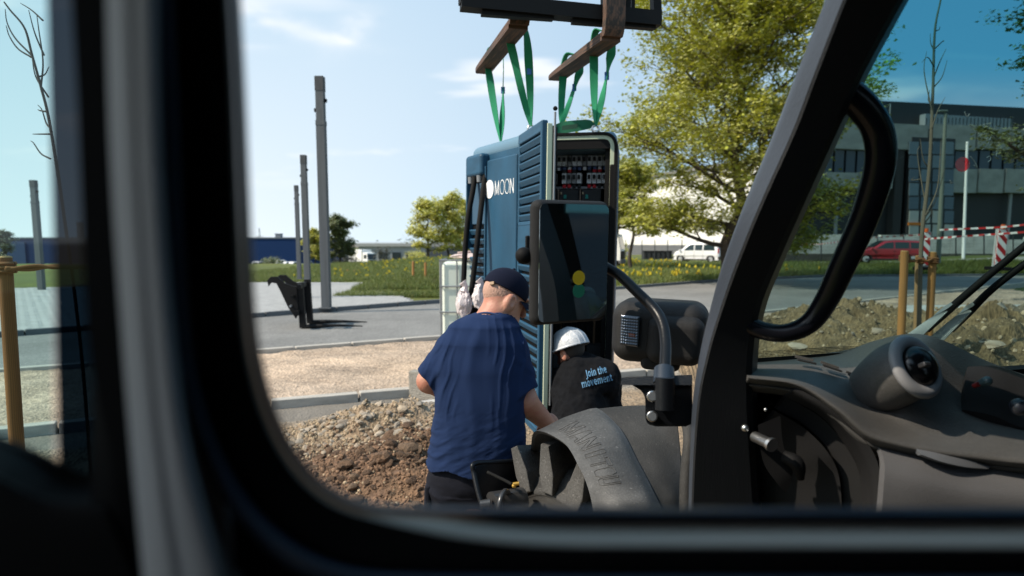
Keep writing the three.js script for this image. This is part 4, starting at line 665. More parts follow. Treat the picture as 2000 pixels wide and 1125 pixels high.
{ // tiny parked cars before the blue store
  let first = null; const lab = ['white car parked at the left end of the row before the blue store', 'grey car parked second in the row before the blue store', 'pale van parked in the middle of the row before the blue store', 'white car parked right of the pale van before the blue store', 'silver car at the right end of the row before the blue store', 'blue-grey car parked beside the shortest steel column'];
  [[505, 1, .75], [517, 1, .25], [553, 1.35, .5], [566, 1, .75], [577, 1, .6], [603, 1.1, .3]].forEach(([px, s, k], i) => { const D = 190, p = P(px, 517, D), t = thing('parked_car', lab[i], 'car', [p.x, land(p.x, D) + .1, p.z], i * .3, 'cars parked far away before the blue store'), sh = new THREE.Shape([[-2, .3], [-2, .9], [-1.5, 1.45], [.4, 1.45], [1.1, .95], [2, .85], [2.05, .3]].map(([x, y]) => new THREE.Vector2(x, y * s))); mesh('body', new THREE.ExtrudeGeometry(sh, { depth: 1.5, bevelEnabled: true, bevelSize: .1, bevelThickness: .1, bevelSegments: 2 }).translate(0, 0, -.75), M([k, k, k * 1.05], { roughness: .3 }), t); mesh('window', box(2.1, .38 * s, 1.74, -.45, 1.15 * s, 0), mat.glassDark, t); for (const x of [-1.3, 1.3]) mesh('wheel', cyl(.33, .33, 1.8, 14).rotateX(Math.PI / 2).translate(x, .33, 0), mat.rubber, t); });
}

// ---------------------------------------------------------------- pallet forks standing on the road
const forkBlack = M([.007, .007, .0075], { roughness: .6, sp: .35 });
{
  const o = P(596, 642, 14.2); o.y = .02; const t = thing('pallet_fork_attachment', 'black pallet fork attachment with two hooks standing on the asphalt', 'fork attachment', o, 0);
  const q = (px, py, d) => P(px, py, d).sub(o); const D = 14.2;
  for (const [dx, dd, dy] of [[0, 0, 0], [14, .75, -6]]) {
    const f = [q(586 + dx, 552 + dy, D + dd), q(588 + dx, 600 + dy, D + dd), q(592 + dx, 640 + dy * 1.5, D + dd)]; const w = .13;
    mesh('fork', local(merge([barBetween(f[0].clone().add(o), f[2].clone().add(o), .10, w), tube([f[2].clone().add(o).add(V(-.02, .02, 0)), f[2].clone().add(o).add(V(.25, .03, 0)), P(650 + dx, 636 + dy * 1.3, D + dd).setY(.07), P(708 + dx * .6, 632 + dy * .9, D + dd).setY(.055)], [.05, .05, .035, .012], 20, 8)]), t), forkBlack, t);
    const s = new THREE.Shape([[0, 0], [-.16, .25], [-.32, .62], [-.40, .78], [-.52, .80], [-.58, .72], [-.60, .84], [-.52, .92], [-.38, .92], [-.22, .78], [-.08, .72], [.04, .70], [.06, .1]].map(([x, y]) => new THREE.Vector2(x, y))); const g = new THREE.ExtrudeGeometry(s, { depth: .03, bevelEnabled: true, bevelSize: .006, bevelThickness: .006, bevelSegments: 1 }); g.translate(f[1].x - .1, .22, f[1].z + .05); mesh('hook_plate', g, forkBlack, t);
  }
  mesh('carriage_bar', local(merge([barBetween(P(578, 612, 13.9), P(594, 602, 15.2), .10, .10), barBetween(P(584, 560, 13.9), P(600, 552, 15.2), .08, .09), barBetween(P(570, 580, 13.9), P(586, 572, 15.2), .06, .06)]), t), forkBlack, t);
  mesh('lock_pin', local(cyl(.025, .025, .14, 10).rotateX(Math.PI / 2).translate(o.x - .26, .52, o.z + .1), t), mat.galv, t);
}

// ---------------------------------------------------------------- overhead fork carriage and slings
{
  const heel = [P(1008, 62, 4.15), P(1187, 85, 4.05)], tip = [P(941, 122, 5.15), P(1083, 134, 4.95)];
  const t = thing('fork_carriage', 'black fork carriage with two rusty forks hanging at the top of the picture', 'fork carriage', P(1095, 40, 4.1));
  heel.forEach((h, i) => {
    const d = tip[i].clone().sub(h).setY(0).normalize(), sd = V(-d.z, 0, d.x), w = .125, Y = h.y, ln = tip[i].distanceTo(h), back = d.clone().multiplyScalar(-.07);
    const sec = (k, hh, ww) => { const c = h.clone().setY(Y).addScaledVector(d, ln * k), s = sd.clone().multiplyScalar(ww / 2); return [c.clone().add(s), c.clone().sub(s), c.clone().sub(s).setY(Y + hh), c.clone().add(s).setY(Y + hh)]; };
    mesh('fork', local(merge([loft([sec(-.05, .05, w), sec(.3, .045, w), sec(.7, .036, w), sec(.93, .025, w), sec(1, .016, w * .7)], 20), loft([.02, .06, .12, .2, .5].map((y, k) => { const c = h.clone().setY(Y + y).addScaledVector(d, [-.03, -.05, -.06, -.06, -.06][k]), s = sd.clone().multiplyScalar(w / 2), b = d.clone().multiplyScalar(.05); return [c.clone().add(s), c.clone().sub(s), c.clone().sub(s).sub(b), c.clone().add(s).sub(b)]; }), 12)]), t), mat.forkSteel, t);
  });
  const F = (px, py) => P(px, py, lerp(4.0, 4.25, (px - 900) / 390) - .12), bar = (a, b, w, h) => barBetween(F(...a), F(...b), w, h);
  mesh('carriage_frame', local(merge([bar([900, 3], [1286, 40], .10, .085), bar([905, -70], [1290, -42], .10, .11), bar([1278, -60], [1282, 44], .07, .05), bar([904, -70], [906, 8], .07, .05), bar([1035, -60], [1036, 6], .05, .03), bar([1213, -60], [1213, 26], .05, .11), bar([1236, -60], [1236, 26], .04, .02)]), t), forkBlack, t);
  mesh('carriage_plate', local(merge([bar([915, -28], [1022, -16], .05, .22), bar([1176, -12], [1206, -10], .06, .24)]), t), forkBlack, t);
  mesh('stop_block', local(merge([bar([940, 22], [1080, 32], .05, .05), bar([1117, 38], [1278, 50], .05, .05)]), t), forkBlack, t);
  mesh('pin', local(rod(F(1201, -8), F(1199, 24), .012, .012, 8), t), mat.galv, t); mesh('chain_shackle', local(new THREE.TorusGeometry(.045, .015, 8, 16).translate(F(1203, -2).x, F(1203, -2).y, F(1203, -2).z + .06), t), mat.galv, t);
  // slings
  const eye = [P(978, 280, 4.95), P(1037, 247, 4.62), P(1096, 243, 4.95), P(1163, 247, 4.38)];
  const S = (label, e, a, b, tw) => {
    const o = thing('lifting_sling', label, 'lifting sling', e, 0, undefined), mid = (p, q, k, dx) => p.clone().lerp(q, k).add(V(dx, 0, 0)), top = a.clone().lerp(b, .5).add(V(0, .035, 0));
    const pts = [e, mid(e, a, .25, -.006), mid(e, a, .6, -.008), a, top, b, mid(e, b, .6, .008), mid(e, b, .25, .006), e.clone().add(V(.004, .002, .012))];
    const X = V(1, 0, .1), Z = V(.1, 0, 1), f = a.clone().sub(b).cross(V(0, 1, 0)).normalize();
    const sides = tw === 1 ? [Z, V(.6, 0, .6), X, f, f, f, Z, V(.8, 0, .5), Z] : tw === 2 ? [V(.4, 0, 1), X, V(.8, 0, .6), f, f, f, X, V(.7, 0, .6), Z] : [V(.5, 0, 1), X, X, f, f, f, V(.4, 0, 1), V(.8, 0, .5), X];
    mesh('webbing', local(ribbon(pts, sides, [.03, .045, .055, .06, .06, .06, .055, .045, .03], .006, 90), o), mat.sling, o);
    mesh('ring', local(new THREE.TorusGeometry(.022, .007, 8, 18).translate(e.x, e.y - .015, e.z), o), mat.steel, o); mesh('eye_bolt', local(cyl(.014, .016, .05, 10, e.x, e.y - .05, e.z), o), mat.steel, o);
    mesh('label_patch', local(rbox(.03, .05, .008, .002, pts[6].x, pts[6].y, pts[6].z + .008), o), M([.05, .16, .42]), o);
    return o;
  };
  S('green lifting sling at the tip of the left fork', eye[0], P(951, 103, 5.02), P(982, 108, 5.02), 1);
  S('green lifting sling near the heel of the left fork', eye[1], P(993, 56, 4.35), P(1027, 60, 4.28), 2);
  S('green lifting sling at the tip of the right fork', eye[2], P(1104, 112, 4.78), P(1136, 121, 4.72), 3);
  S('green lifting sling near the heel of the right fork', eye[3], P(1162, 66, 4.3), P(1196, 80, 4.2), 1);
  const w = thing('lifting_sling', 'green strap lying slack across the cabinet top', 'lifting strap', P(1110, 250, 4.55)); mesh('webbing', local(ribbon([P(1070, 259, 4.5), P(1095, 250, 4.5), P(1125, 246, 4.45), P(1150, 243, 4.4), P(1161, 245, 4.38)], [V(0, .9, .3), V(0, 1, .2), V(0, 1, .3), V(0, 1, .5), V(0, .6, 1)], [.05, .075, .075, .06, .03], .006, 40), w), M([.012, .13, .07], { roughness: .9 }), w);
  mesh('sewn_label', local(ribbon([P(1098, 250, 4.47), P(1128, 246, 4.42)], [V(0, 1, .2), V(0, 1, .3)], .03, .004, 6), w), M([.005, .05, .03]), w);
}

// ---------------------------------------------------------------- charging cabinet
const fontR = await new FontLoader().loadAsync('fonts/droid/droid_sans_regular.typeface.json'), fontB = await new FontLoader().loadAsync('fonts/droid/droid_sans_bold.typeface.json');
function text(str, size, w, depth = .002, font = fontR) { const g = new TextGeometry(str, { font, size, depth, curveSegments: 6 }); g.computeBoundingBox(); const b = g.boundingBox; g.translate(-(b.min.x + b.max.x) / 2, -(b.min.y + b.max.y) / 2, 0); if (w) g.scale(w / (b.max.x - b.min.x), 1, 1); return g; }
{
  const C = P(1012, 475, 4.5); C.y = .70; const Hc = 1.955, RY = -Math.atan2(.231, .973);
  const t = thing('charging_cabinet', 'blue electric charging cabinet with open louvred door hanging from green slings', 'charging cabinet', C, RY);
  t.rotation.z = -.012; t.updateMatrixWorld(true);
  const moonText = () => { const g = [], h = .1, w = .056, k = .007, bar = (x0, y0, x1, y1) => { const a = Math.atan2(y1 - y0, x1 - x0); return box(Math.hypot(x1 - x0, y1 - y0) + k * .5, k, .003).rotateZ(a).translate((x0 + x1) / 2, (y0 + y1) / 2, 0); }; const at = [-.118, -.036, .040, .114];
    const M1 = at[0]; g.push(bar(M1 - w / 2, -h / 2, M1 - w / 2, h / 2), bar(M1 + w / 2, -h / 2, M1 + w / 2, h / 2), bar(M1 - w / 2, h / 2, M1, -h / 2.2), bar(M1, -h / 2.2, M1 + w / 2, h / 2)); for (const o of [at[1], at[2]]) g.push(new THREE.TorusGeometry(.05, .0036, 6, 40).scale(.66, 1, .5).translate(o, 0, 0)); const N1 = at[3]; g.push(bar(N1 - .024, -h / 2, N1 - .024, h / 2), bar(N1 + .024, -h / 2, N1 + .024, h / 2), bar(N1 - .024, h / 2, N1 + .024, -h / 2)); return merge(g); };
  const foot = [[0, 0], [.65, 0], [.62, -.72], [-.2, -.92], [-.525, -.595]];
  const wallBetween = (a, b, y0, y1, th) => { const L = Math.hypot(b[0] - a[0], b[1] - a[1]), g = box(L, y1 - y0, th, L / 2, (y0 + y1) / 2, -th / 2); g.rotateY(-Math.atan2(b[1] - a[1], b[0] - a[0])); return g.translate(a[0], 0, a[1]); };
  // walls: left chamfer, back, right; floor and top
  mesh('side_wall', wallBetween(foot[4], foot[0], 0, Hc - .09, .04), mat.blue, t);
  mesh('back_wall', [wallBetween(foot[3], foot[4], 0, Hc - .09, .04), wallBetween(foot[2], foot[3], 0, Hc - .09, .04)], mat.blue, t);
  mesh('right_wall', wallBetween(foot[1], foot[2], 0, Hc - .09, .035), mat.blue, t);
  { const s = new THREE.Shape(foot.map(([x, z]) => new THREE.Vector2(x, -z))); const top = new THREE.ExtrudeGeometry(s, { depth: .03, bevelEnabled: true, bevelSize: .0, bevelThickness: .06, bevelOffset: -.06, bevelSegments: 6 }); top.rotateX(-Math.PI / 2).translate(0, Hc - .09 , 0); 
    const roof = new THREE.ExtrudeGeometry(s, { depth: .005, bevelEnabled: true, bevelSize: .055, bevelThickness: .06, bevelOffset: -.055, bevelSegments: 8 }); roof.rotateX(-Math.PI / 2).translate(0, Hc - .065, 0); mesh('roof_cover', roof, M([.10, .19, .27], { roughness: .4 }), t);
    mesh('floor_plate', new THREE.ExtrudeGeometry(s, { depth: .03, bevelEnabled: false }).rotateX(-Math.PI / 2), mat.black, t); }
  // side: panel with logo, and the cable bay beyond it
  const sd = new THREE.Group(); sd.name = 'side_panel'; sd.rotation.y = -Math.atan2(.595, .525); sd.position.set(-.525, 0, -.595); t.add(sd); // x runs to the front edge (0.794), z outward
  const L = .794; mesh('panel', rbox(.475, 1.77, .03, .012, L - .245, .93, .016, 3), mat.blue, sd);
  mesh('logo_disc', cyl(.068, .068, .004, 40).rotateX(Math.PI / 2).translate(L - .425, 1.598, .0335), M([.82, .82, .82], { roughness: .5 }), sd);
  mesh('logo_text', moonText().translate(L - .185, 1.60, .0325), M([.82, .82, .82], { roughness: .5 }), sd);
  mesh('hood', [rbox(.29, .17, .09, .03, .15, 1.79, .03, 3), rbox(.02, .6, .07, .006, .012, 1.45, .03), rbox(.02, 1.75, .04, .006, .298, .9, .02)], mat.blue, sd);
  mesh('bay_recess', box(.27, 1.7, .01, .155, .87, .004), mat.black, sd);
  for (let i = 0; i < 17; i++) mesh('louvre_slat', rbox(.262, .048, .02, .009, 0, 0, 0, 2).rotateX(.5).translate(.155, 1.28 - i * .072, .026), mat.blue, sd);
  mesh('bay_plate', rbox(.25, .32, .02, .008, .155, 1.50, .012), M([.03, .08, .14]), sd);
  for (const x of [.07, .23]) mesh('cable_socket', cyl(.022, .026, .05, 14).translate(x, 1.685, .05), mat.galv, sd);
  // louvred door
  const door = new THREE.Group(); door.name = 'door'; const wd = 13 * Math.PI / 180; door.position.set(.0, 0, .015); door.rotation.y = -(Math.PI / 2 - wd) - RY; t.add(door); // x to the free edge, z outward
  const Wd = .60; mesh('leaf', [rbox(.035, 1.93, .04, .01, .018, .965, .0), rbox(.035, 1.93, .04, .01, Wd - .018, .965, 0), rbox(Wd, .07, .04, .01, Wd / 2, 1.90, 0), rbox(Wd, .20, .04, .01, Wd / 2, 1.245, 0), rbox(Wd, .05, .04, .01, Wd / 2, .025, 0)], mat.blue, door);
  mesh('inner_skin', box(Wd - .02, 1.9, .012, Wd / 2, .965, -.018), mat.black, door);
  mesh('gasket', [rbox(.012, 1.9, .03, .004, Wd + .004, .965, -.028), box(.02, 1.88, .014, Wd - .012, .965, -.042)], M([.50, .56, .42], { roughness: .7 }), door); mesh('edge_strip', [box(.05, 1.88, .03, Wd - .03, .955, -.064), box(Wd - .05, .05, .03, Wd / 2, 1.88, -.06)], mat.black, door);
  mesh('lock_rod', rod(V(Wd + .012, .2, -.058), V(Wd + .012, 1.98, -.058), .007, .007, 8), mat.galv, door); mesh('rod_tip', new THREE.SphereGeometry(.014, 10, 8).translate(Wd + .012, 2.0, -.058), mat.black, door);
  for (let i = 0; i < 10; i++) mesh('louvre_slat', rbox(Wd - .07, .046, .02, .009, 0, 0, 0, 2).rotateX(.5).translate(Wd / 2, 1.83 - i * .0575, .006), mat.blue, door);
  for (let i = 0; i < 17; i++) mesh('louvre_slat', rbox(Wd - .07, .05, .02, .009, 0, 0, 0, 2).rotateX(.5).translate(Wd / 2, 1.10 - i * .064, .006), mat.blue, door);
  mesh('handle', [rbox(.14, .035, .03, .01, Wd - .28, 1.15, .04), rbox(.03, .12, .03, .01, Wd - .20, 1.19, .045), cyl(.02, .02, .05, 12).rotateX(Math.PI / 2).translate(Wd - .22, 1.14, .04)], mat.black, door); mesh('lock_plate', rbox(.10, .05, .014, .004, Wd - .33, 1.12, .028), M([.30, .20, .15], { roughness: .5, metalness: .5 }), door);
  // open front: frame and what is inside
  const ring = (o, w, r, d) => { const W = .65, f = (m) => { const s = new THREE.Shape(), x0 = m, x1 = W - m, y0 = m, y1 = Hc - .03 - m, q = Math.max(.01, r - m); s.moveTo(x0, y0); s.lineTo(x1, y0); s.lineTo(x1, y1 - q); s.quadraticCurveTo(x1, y1, x1 - q, y1); s.lineTo(x0 + q, y1); s.quadraticCurveTo(x0, y1, x0, y1 - q); s.closePath(); return s; }; const s = f(o); s.holes.push(f(o + w)); return new THREE.ExtrudeGeometry(s, { depth: d, bevelEnabled: true, bevelSize: .003, bevelThickness: .003, bevelSegments: 2, curveSegments: 10 }); };
  mesh('front_frame', ring(-.004, .014, .10, .10).translate(0, .01, -.07), mat.black, t); mesh('seal_rim', ring(.011, .026, .09, .03).translate(0, .01, -.01), M([.40, .46, .34], { roughness: .7 }), t); mesh('inner_frame', [ring(.042, .03, .07, .10).translate(0, .01, -.12), rbox(.035, 1.72, .06, .01, .628, .87, .0), box(.05, 1.8, .5, .60, .93, -.3)], mat.black, t);
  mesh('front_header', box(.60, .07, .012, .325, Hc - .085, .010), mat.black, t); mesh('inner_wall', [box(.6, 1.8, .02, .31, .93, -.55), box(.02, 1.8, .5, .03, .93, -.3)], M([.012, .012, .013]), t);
  const inner = (name, x, y, w, h, d, m, z = -.26) => mesh(name, rbox(w, h, d, Math.min(.004, w * .2), x, y, z, 1), m, t);
  const cW = M([.72, .74, .76]), cG = M([.28, .29, .3]), cR = M([.62, .03, .04]), cB = M([.02, .022, .024]), cBl = M([.06, .10, .22]), steelD = M([.20, .20, .21], { roughness: .5, metalness: .6 });
  const rr = rng(5);
  inner('mounting_rail', .32, 1.85, .52, .02, .02, steelD); inner('mounting_rail', .32, 1.60, .52, .02, .02, steelD);
  for (let row = 0; row < 2; row++) for (let i = 0; i < 14; i++) { if ((i === 4 || i === 9) && row) continue; const x = .085 + i * .036, y = row ? 1.665 : 1.79; inner('circuit_breaker', x, y, .032, .075, .07, rr() < .25 ? cG : cW); inner('toggle', x, y + .008, .018, .028, .03, cB, -.215); if (i % 5 < 3) inner('terminal', x, y + .055, .026, .022, .05, i % 5 === 1 || rr() < .3 ? cR : cB); inner('cable_end', x, y - .055, .024, .024, .05, row ? (i % 5 < 2 ? cR : cB) : i % 3 ? cBl : cW); }
  for (let i = 0; i < 3; i++) { const x = .16 + i * .155; inner('power_module', x, 1.36, .135, .44, .2, cB); inner('module_edge', x - .075, 1.36, .008, .44, .03, M([.20, .15, .12], { metalness: .5, roughness: .5 }), -.15); inner('module_mark', x - .03, 1.53, .022, .03, .006, M([.02, .20, .17]), -.157); inner('module_print', x + .022, 1.42, .008, .14, .006, M([.15, .16, .17]), -.157); inner('indicator', x - .058, 1.555, .012, .018, .01, M([.30, .24, .16]), -.155); }
  inner('white_fitting', .18, 1.855, .03, .05, .04, M([.7, .7, .7])); for (let i = 0; i < 6; i++) inner('label_tag', .11 + i * .024, 1.728, .018, .022, .01, M([.55, .58, .6]), -.2);
  for (let i = 0; i < 4; i++) { inner('bus_bar', .14 + i * .12, .66, .018, .42, .02, M([.16, .10, .06], { metalness: .6, roughness: .5 }), -.3); inner('lower_module', .15 + i * .12, .30, .10, .34, .16, cB); inner('cable_gland', .15 + i * .12, .80, .03, .03, .04, cG, -.2); }
  mesh('fan_guard', [.2, .42].map((x) => new THREE.TorusGeometry(.075, .006, 6, 24).translate(x, .92, -.2)).concat([.2, .42].map((x) => new THREE.TorusGeometry(.04, .006, 6, 20).translate(x, .92, -.2))), steelD, t);
  mesh('inner_cable', Array.from({ length: 6 }, (_, i) => tube([V(.1 + i * .075, 1.48, -.24), V(.11 + i * .07, 1.2, -.1 - .02 * (i % 2)), V(.16 + i * .06, .8, -.12), V(.2 + i * .05, .4, -.2)], .009, 24, 7)), mat.black, t);
  // charging cables
  const cab = (pts, r) => tube(pts.map(([a, b, d]) => P(a, b, d)), r, 50, 10);
  const c1 = thing('charging_cable', 'left black charging cable hanging down the cabinet side', 'charging cable', P(925, 340, 5.05)); mesh('cable', local(cab([[929, 332, 5.08], [924, 370, 5.02], [915, 420, 4.98], [909, 480, 4.96], [906, 540, 4.94], [903, 590, 4.92]], .021), c1), mat.rubber, c1);
  const c2 = thing('charging_cable', 'right black charging cable hanging beside the logo panel', 'charging cable', P(948, 340, 4.9)); mesh('cable', local(cab([[950, 330, 4.95], [944, 370, 4.9], [937, 430, 4.84], [929, 500, 4.8], [922, 560, 4.78], [917, 600, 4.76], [924, 624, 4.76], [940, 618, 4.76]], .021), c2), mat.rubber, c2);
  mesh('plug', local(merge([tube([P(905, 585, 4.92), P(912, 600, 4.88), P(930, 605, 4.8)], [.024, .032, .028], 12, 10), tube([P(938, 590, 4.75), P(944, 577, 4.74), P(947, 548, 4.74)], [.035, .032, .028], 14, 12)]), c2), mat.black, c2);
  // plastic bags over the plugs
  const film = M([.86, .78, .79], { roughness: .35, transmission: .35, thickness: 0, side: THREE.DoubleSide });
  const bag = (label, c, r, sd2) => { const b = thing('plastic_bag', label, 'plastic bag', c), g = new THREE.IcosahedronGeometry(1, 5), p = g.attributes.position; for (let i = 0; i < p.count; i++) { const v = V(p.getX(i), p.getY(i), p.getZ(i)), s = 1 + .35 * fbm(v.x * 2 + sd2, v.y * 2, v.z * 2, 3) + .22 * Math.abs(fbm(v.x * 5, v.y * 5 + sd2, v.z * 5, 2)); p.setXYZ(i, v.x * s * r[0], v.y * s * r[1], v.z * s * r[2]); } g.computeVertexNormals(); mesh('bag_film', g, film, b); mesh('bag_neck', tube([V(0, r[1] * .8, 0), V(.01, r[1] * 1.2, 0), V(-.01, r[1] * 1.5, 0)], [.035, .02, .03], 10, 9), film, b); };
  bag('left crumpled pale plastic bag over a charging plug', P(906, 592, 4.72), [.058, .105, .055], 3); bag('right crumpled pale plastic bag beside the man\'s cap', P(937, 580, 4.62), [.052, .085, .05], 8);
}
{ // caged water tank behind
  const D = 9.3, a = P(857, 507, D), b = P(915, 507, D), h0 = .12, t = thing('ibc_tank', 'white plastic tank in a galvanised cage behind the cabinet', 'tank', [a.x + .5, 0, -D - .5], .0); const W = 1.0, Hh = a.y - h0;
  mesh('bottle', rbox(.93, Hh - .06, .93, .08, 0, h0 + Hh / 2, 0, 3), M([.72, .78, .70], { roughness: .5, transmission: .2, thickness: 0 }), t); mesh('pallet', box(1.0, .1, 1.0, 0, .07, 0), mat.woodOld, t);
  for (let i = 0; i < 5; i++) mesh('cage_bar', [rod(V(-.48 + i * .24, h0, .485), V(-.48 + i * .24, h0 + Hh, .485), .011, .011, 8), rod(V(-.485, h0, -.48 + i * .24), V(-.485, h0 + Hh, -.48 + i * .24), .011, .011, 8)], mat.galv, t);
  for (let i = 0; i < 5; i++) mesh('cage_rail', [rod(V(-.49, h0 + .02 + i * Hh * .245, .49), V(.49, h0 + .02 + i * Hh * .245, .49), .012, .012, 8), rod(V(-.49, h0 + .02 + i * Hh * .245, .49), V(-.49, h0 + .02 + i * Hh * .245, -.49), .012, .012, 8)], mat.galv, t);
  const c = thing('tarpaulin_bundle', 'folded pinkish plastic sheet lying on top of the tank', 'plastic sheet', [t.position.x + .05, h0 + Hh + .03, t.position.z + .1]), g = new THREE.IcosahedronGeometry(1, 4), p = g.attributes.position; for (let i = 0; i < p.count; i++) { const v = V(p.getX(i), p.getY(i), p.getZ(i)), s = 1 + .3 * fbm(v.x * 2, v.y * 3, v.z * 2, 3); p.setXYZ(i, v.x * s * .42, Math.max(-.02, v.y * s * .06), v.z * s * .4); } g.computeVertexNormals(); mesh('sheet', g, M([.52, .40, .36], { roughness: .4 }), c); mesh('sheet_fold', tube([V(-.3, .06, .1), V(0, .085, .05), V(.3, .06, .12)], .02, 16, 6), M([.46, .34, .30], { roughness: .4 }), c);
}

// ---------------------------------------------------------------- people
const skinM = M([.52, .275, .205], { roughness: .55, map: T.skin, bumpMap: T.grain, bumpScale: .0011 });
// fingers of a slightly curled hand: w wrist, f along the hand, n out of the back, s towards the thumb
function handSdf(w, f, n, s, k = .5) {
  const A = (a, b, c) => w.clone().addScaledVector(f, a).addScaledVector(s, b).addScaledVector(n, c), parts = [];
  const pq = new THREE.Quaternion().setFromRotationMatrix(new THREE.Matrix4().makeBasis(s, f, n)); const palm = ellipsoid(A(.05, 0, 0), [.043, .056, .019], pq);
  [[.033, .074, .0095], [.012, .082, .010], [-.010, .077, .0095], [-.031, .062, .0082]].forEach(([o, L, r], i) => { let p = A(.085 - i * .003, o, 0), a = k * .35; for (const q of [.46, .31, .23]) { const e = p.clone().addScaledVector(f, L * q * Math.cos(a)).addScaledVector(n, -L * q * Math.sin(a)).addScaledVector(s, o * .12 * q); parts.push(capsule(p, e, r, r * .9)); p = e; r *= .93; a += k * .75; } });
  const t0 = A(.02, .03, -.004), t1 = A(.052, .058, -.016), t2 = A(.082, .066, -.03); const th = [capsule(t0, t1, .014, .011), capsule(t1, t2, .011, .009)];
  return (x, y, z) => { let d = palm(x, y, z); for (const q of th) d = smin(d, q(x, y, z), .012); let m = d; for (const q of parts) { const v = q(x, y, z); m = Math.min(m, smin(d, v, .006)); } return m; };
}
function column2(rows, D) { // torso from silhouette rows [py, xl, xr, depth, rz] -> sdf
  const k = rows.map(([py, xl, xr, d, rz]) => { const a = P(xl, py, d), b = P(xr, py, d); return { y: a.y, cx: (a.x + b.x) / 2, rx: (b.x - a.x) / 2, cz: -d, rz }; }).sort((a, b) => a.y - b.y);
  return (x, y, z) => { let i = 0; while (i < k.length - 2 && y > k[i + 1].y) i++; const a = k[i], b = k[i + 1], t = clamp((y - a.y) / (b.y - a.y), 0, 1), s = t * t * (3 - 2 * t) * .5 + t * .5; const cx = lerp(a.cx, b.cx, s), rx = lerp(a.rx, b.rx, s), cz = lerp(a.cz, b.cz, s), rz = lerp(a.rz, b.rz, s); const qx = (x - cx) / rx, qz = (z - cz) / rz, r = Math.pow(Math.pow(Math.abs(qx), 2.3) + Math.pow(Math.abs(qz), 2.3), 1 / 2.3); const side = (r - 1) * Math.min(rx, rz); const cap = Math.max(y - k[k.length - 1].y, k[0].y - y); return cap > 0 ? Math.max(cap, side) : side; };
}
function head(c, f, size = 1) { // f = facing; returns sdf with skull, jaw, nose, ears, neck left out
  const F = f.clone().normalize(), R = F.clone().cross(V(0, 1, 0)).normalize(), U = R.clone().cross(F), q = new THREE.Quaternion().setFromRotationMatrix(new THREE.Matrix4().makeBasis(R, U, F.clone().negate()));
  const A = (r, u, w) => c.clone().addScaledVector(R, r * size).addScaledVector(U, u * size).addScaledVector(F, w * size), e = (p, r) => ellipsoid(p, r.map((v) => v * size), q);
  const skull = e(A(0, .03, -.012), [.074, .088, .098]), jaw = e(A(0, -.055, .03), [.056, .068, .062]), chin = e(A(0, -.098, .058), [.026, .022, .024]), nose = capsule(A(0, .02, .088), A(0, -.025, .112), .009 * size, .015 * size), brow = e(A(0, .035, .078), [.056, .014, .018]), lipU = e(A(0, -.055, .088), [.025, .008, .012]), lipL = e(A(0, -.067, .086), [.022, .008, .011]);
  const eyes = [-1, 1].map((s) => e(A(s * .032, .012, .082), [.017, .011, .012])), ears = [-1, 1].map((s) => { const o = e(A(s * .080, -.008, -.014), [.013, .037, .025]), i = e(A(s * .093, -.005, -.009), [.009, .021, .013]); return (x, y, z) => Math.max(o(x, y, z), -i(x, y, z)); });
  return { A, R, U, F, q, sdf: (x, y, z) => { let d = smin(skull(x, y, z), jaw(x, y, z), .035 * size); d = smin(d, chin(x, y, z), .02); d = smin(d, nose(x, y, z), .014); d = smin(d, brow(x, y, z), .014); d = smin(d, lipU(x, y, z), .008); d = smin(d, lipL(x, y, z), .006); for (const g of eyes) d = Math.max(d, -(g(x, y, z) + .006)); for (const g of ears) d = smin(d, g(x, y, z), .007); return d; } };
}
const bnd = (a, b) => [[Math.min(a.x, b.x), Math.min(a.y, b.y), Math.min(a.z, b.z)], [Math.max(a.x, b.x), Math.max(a.y, b.y), Math.max(a.z, b.z)]];
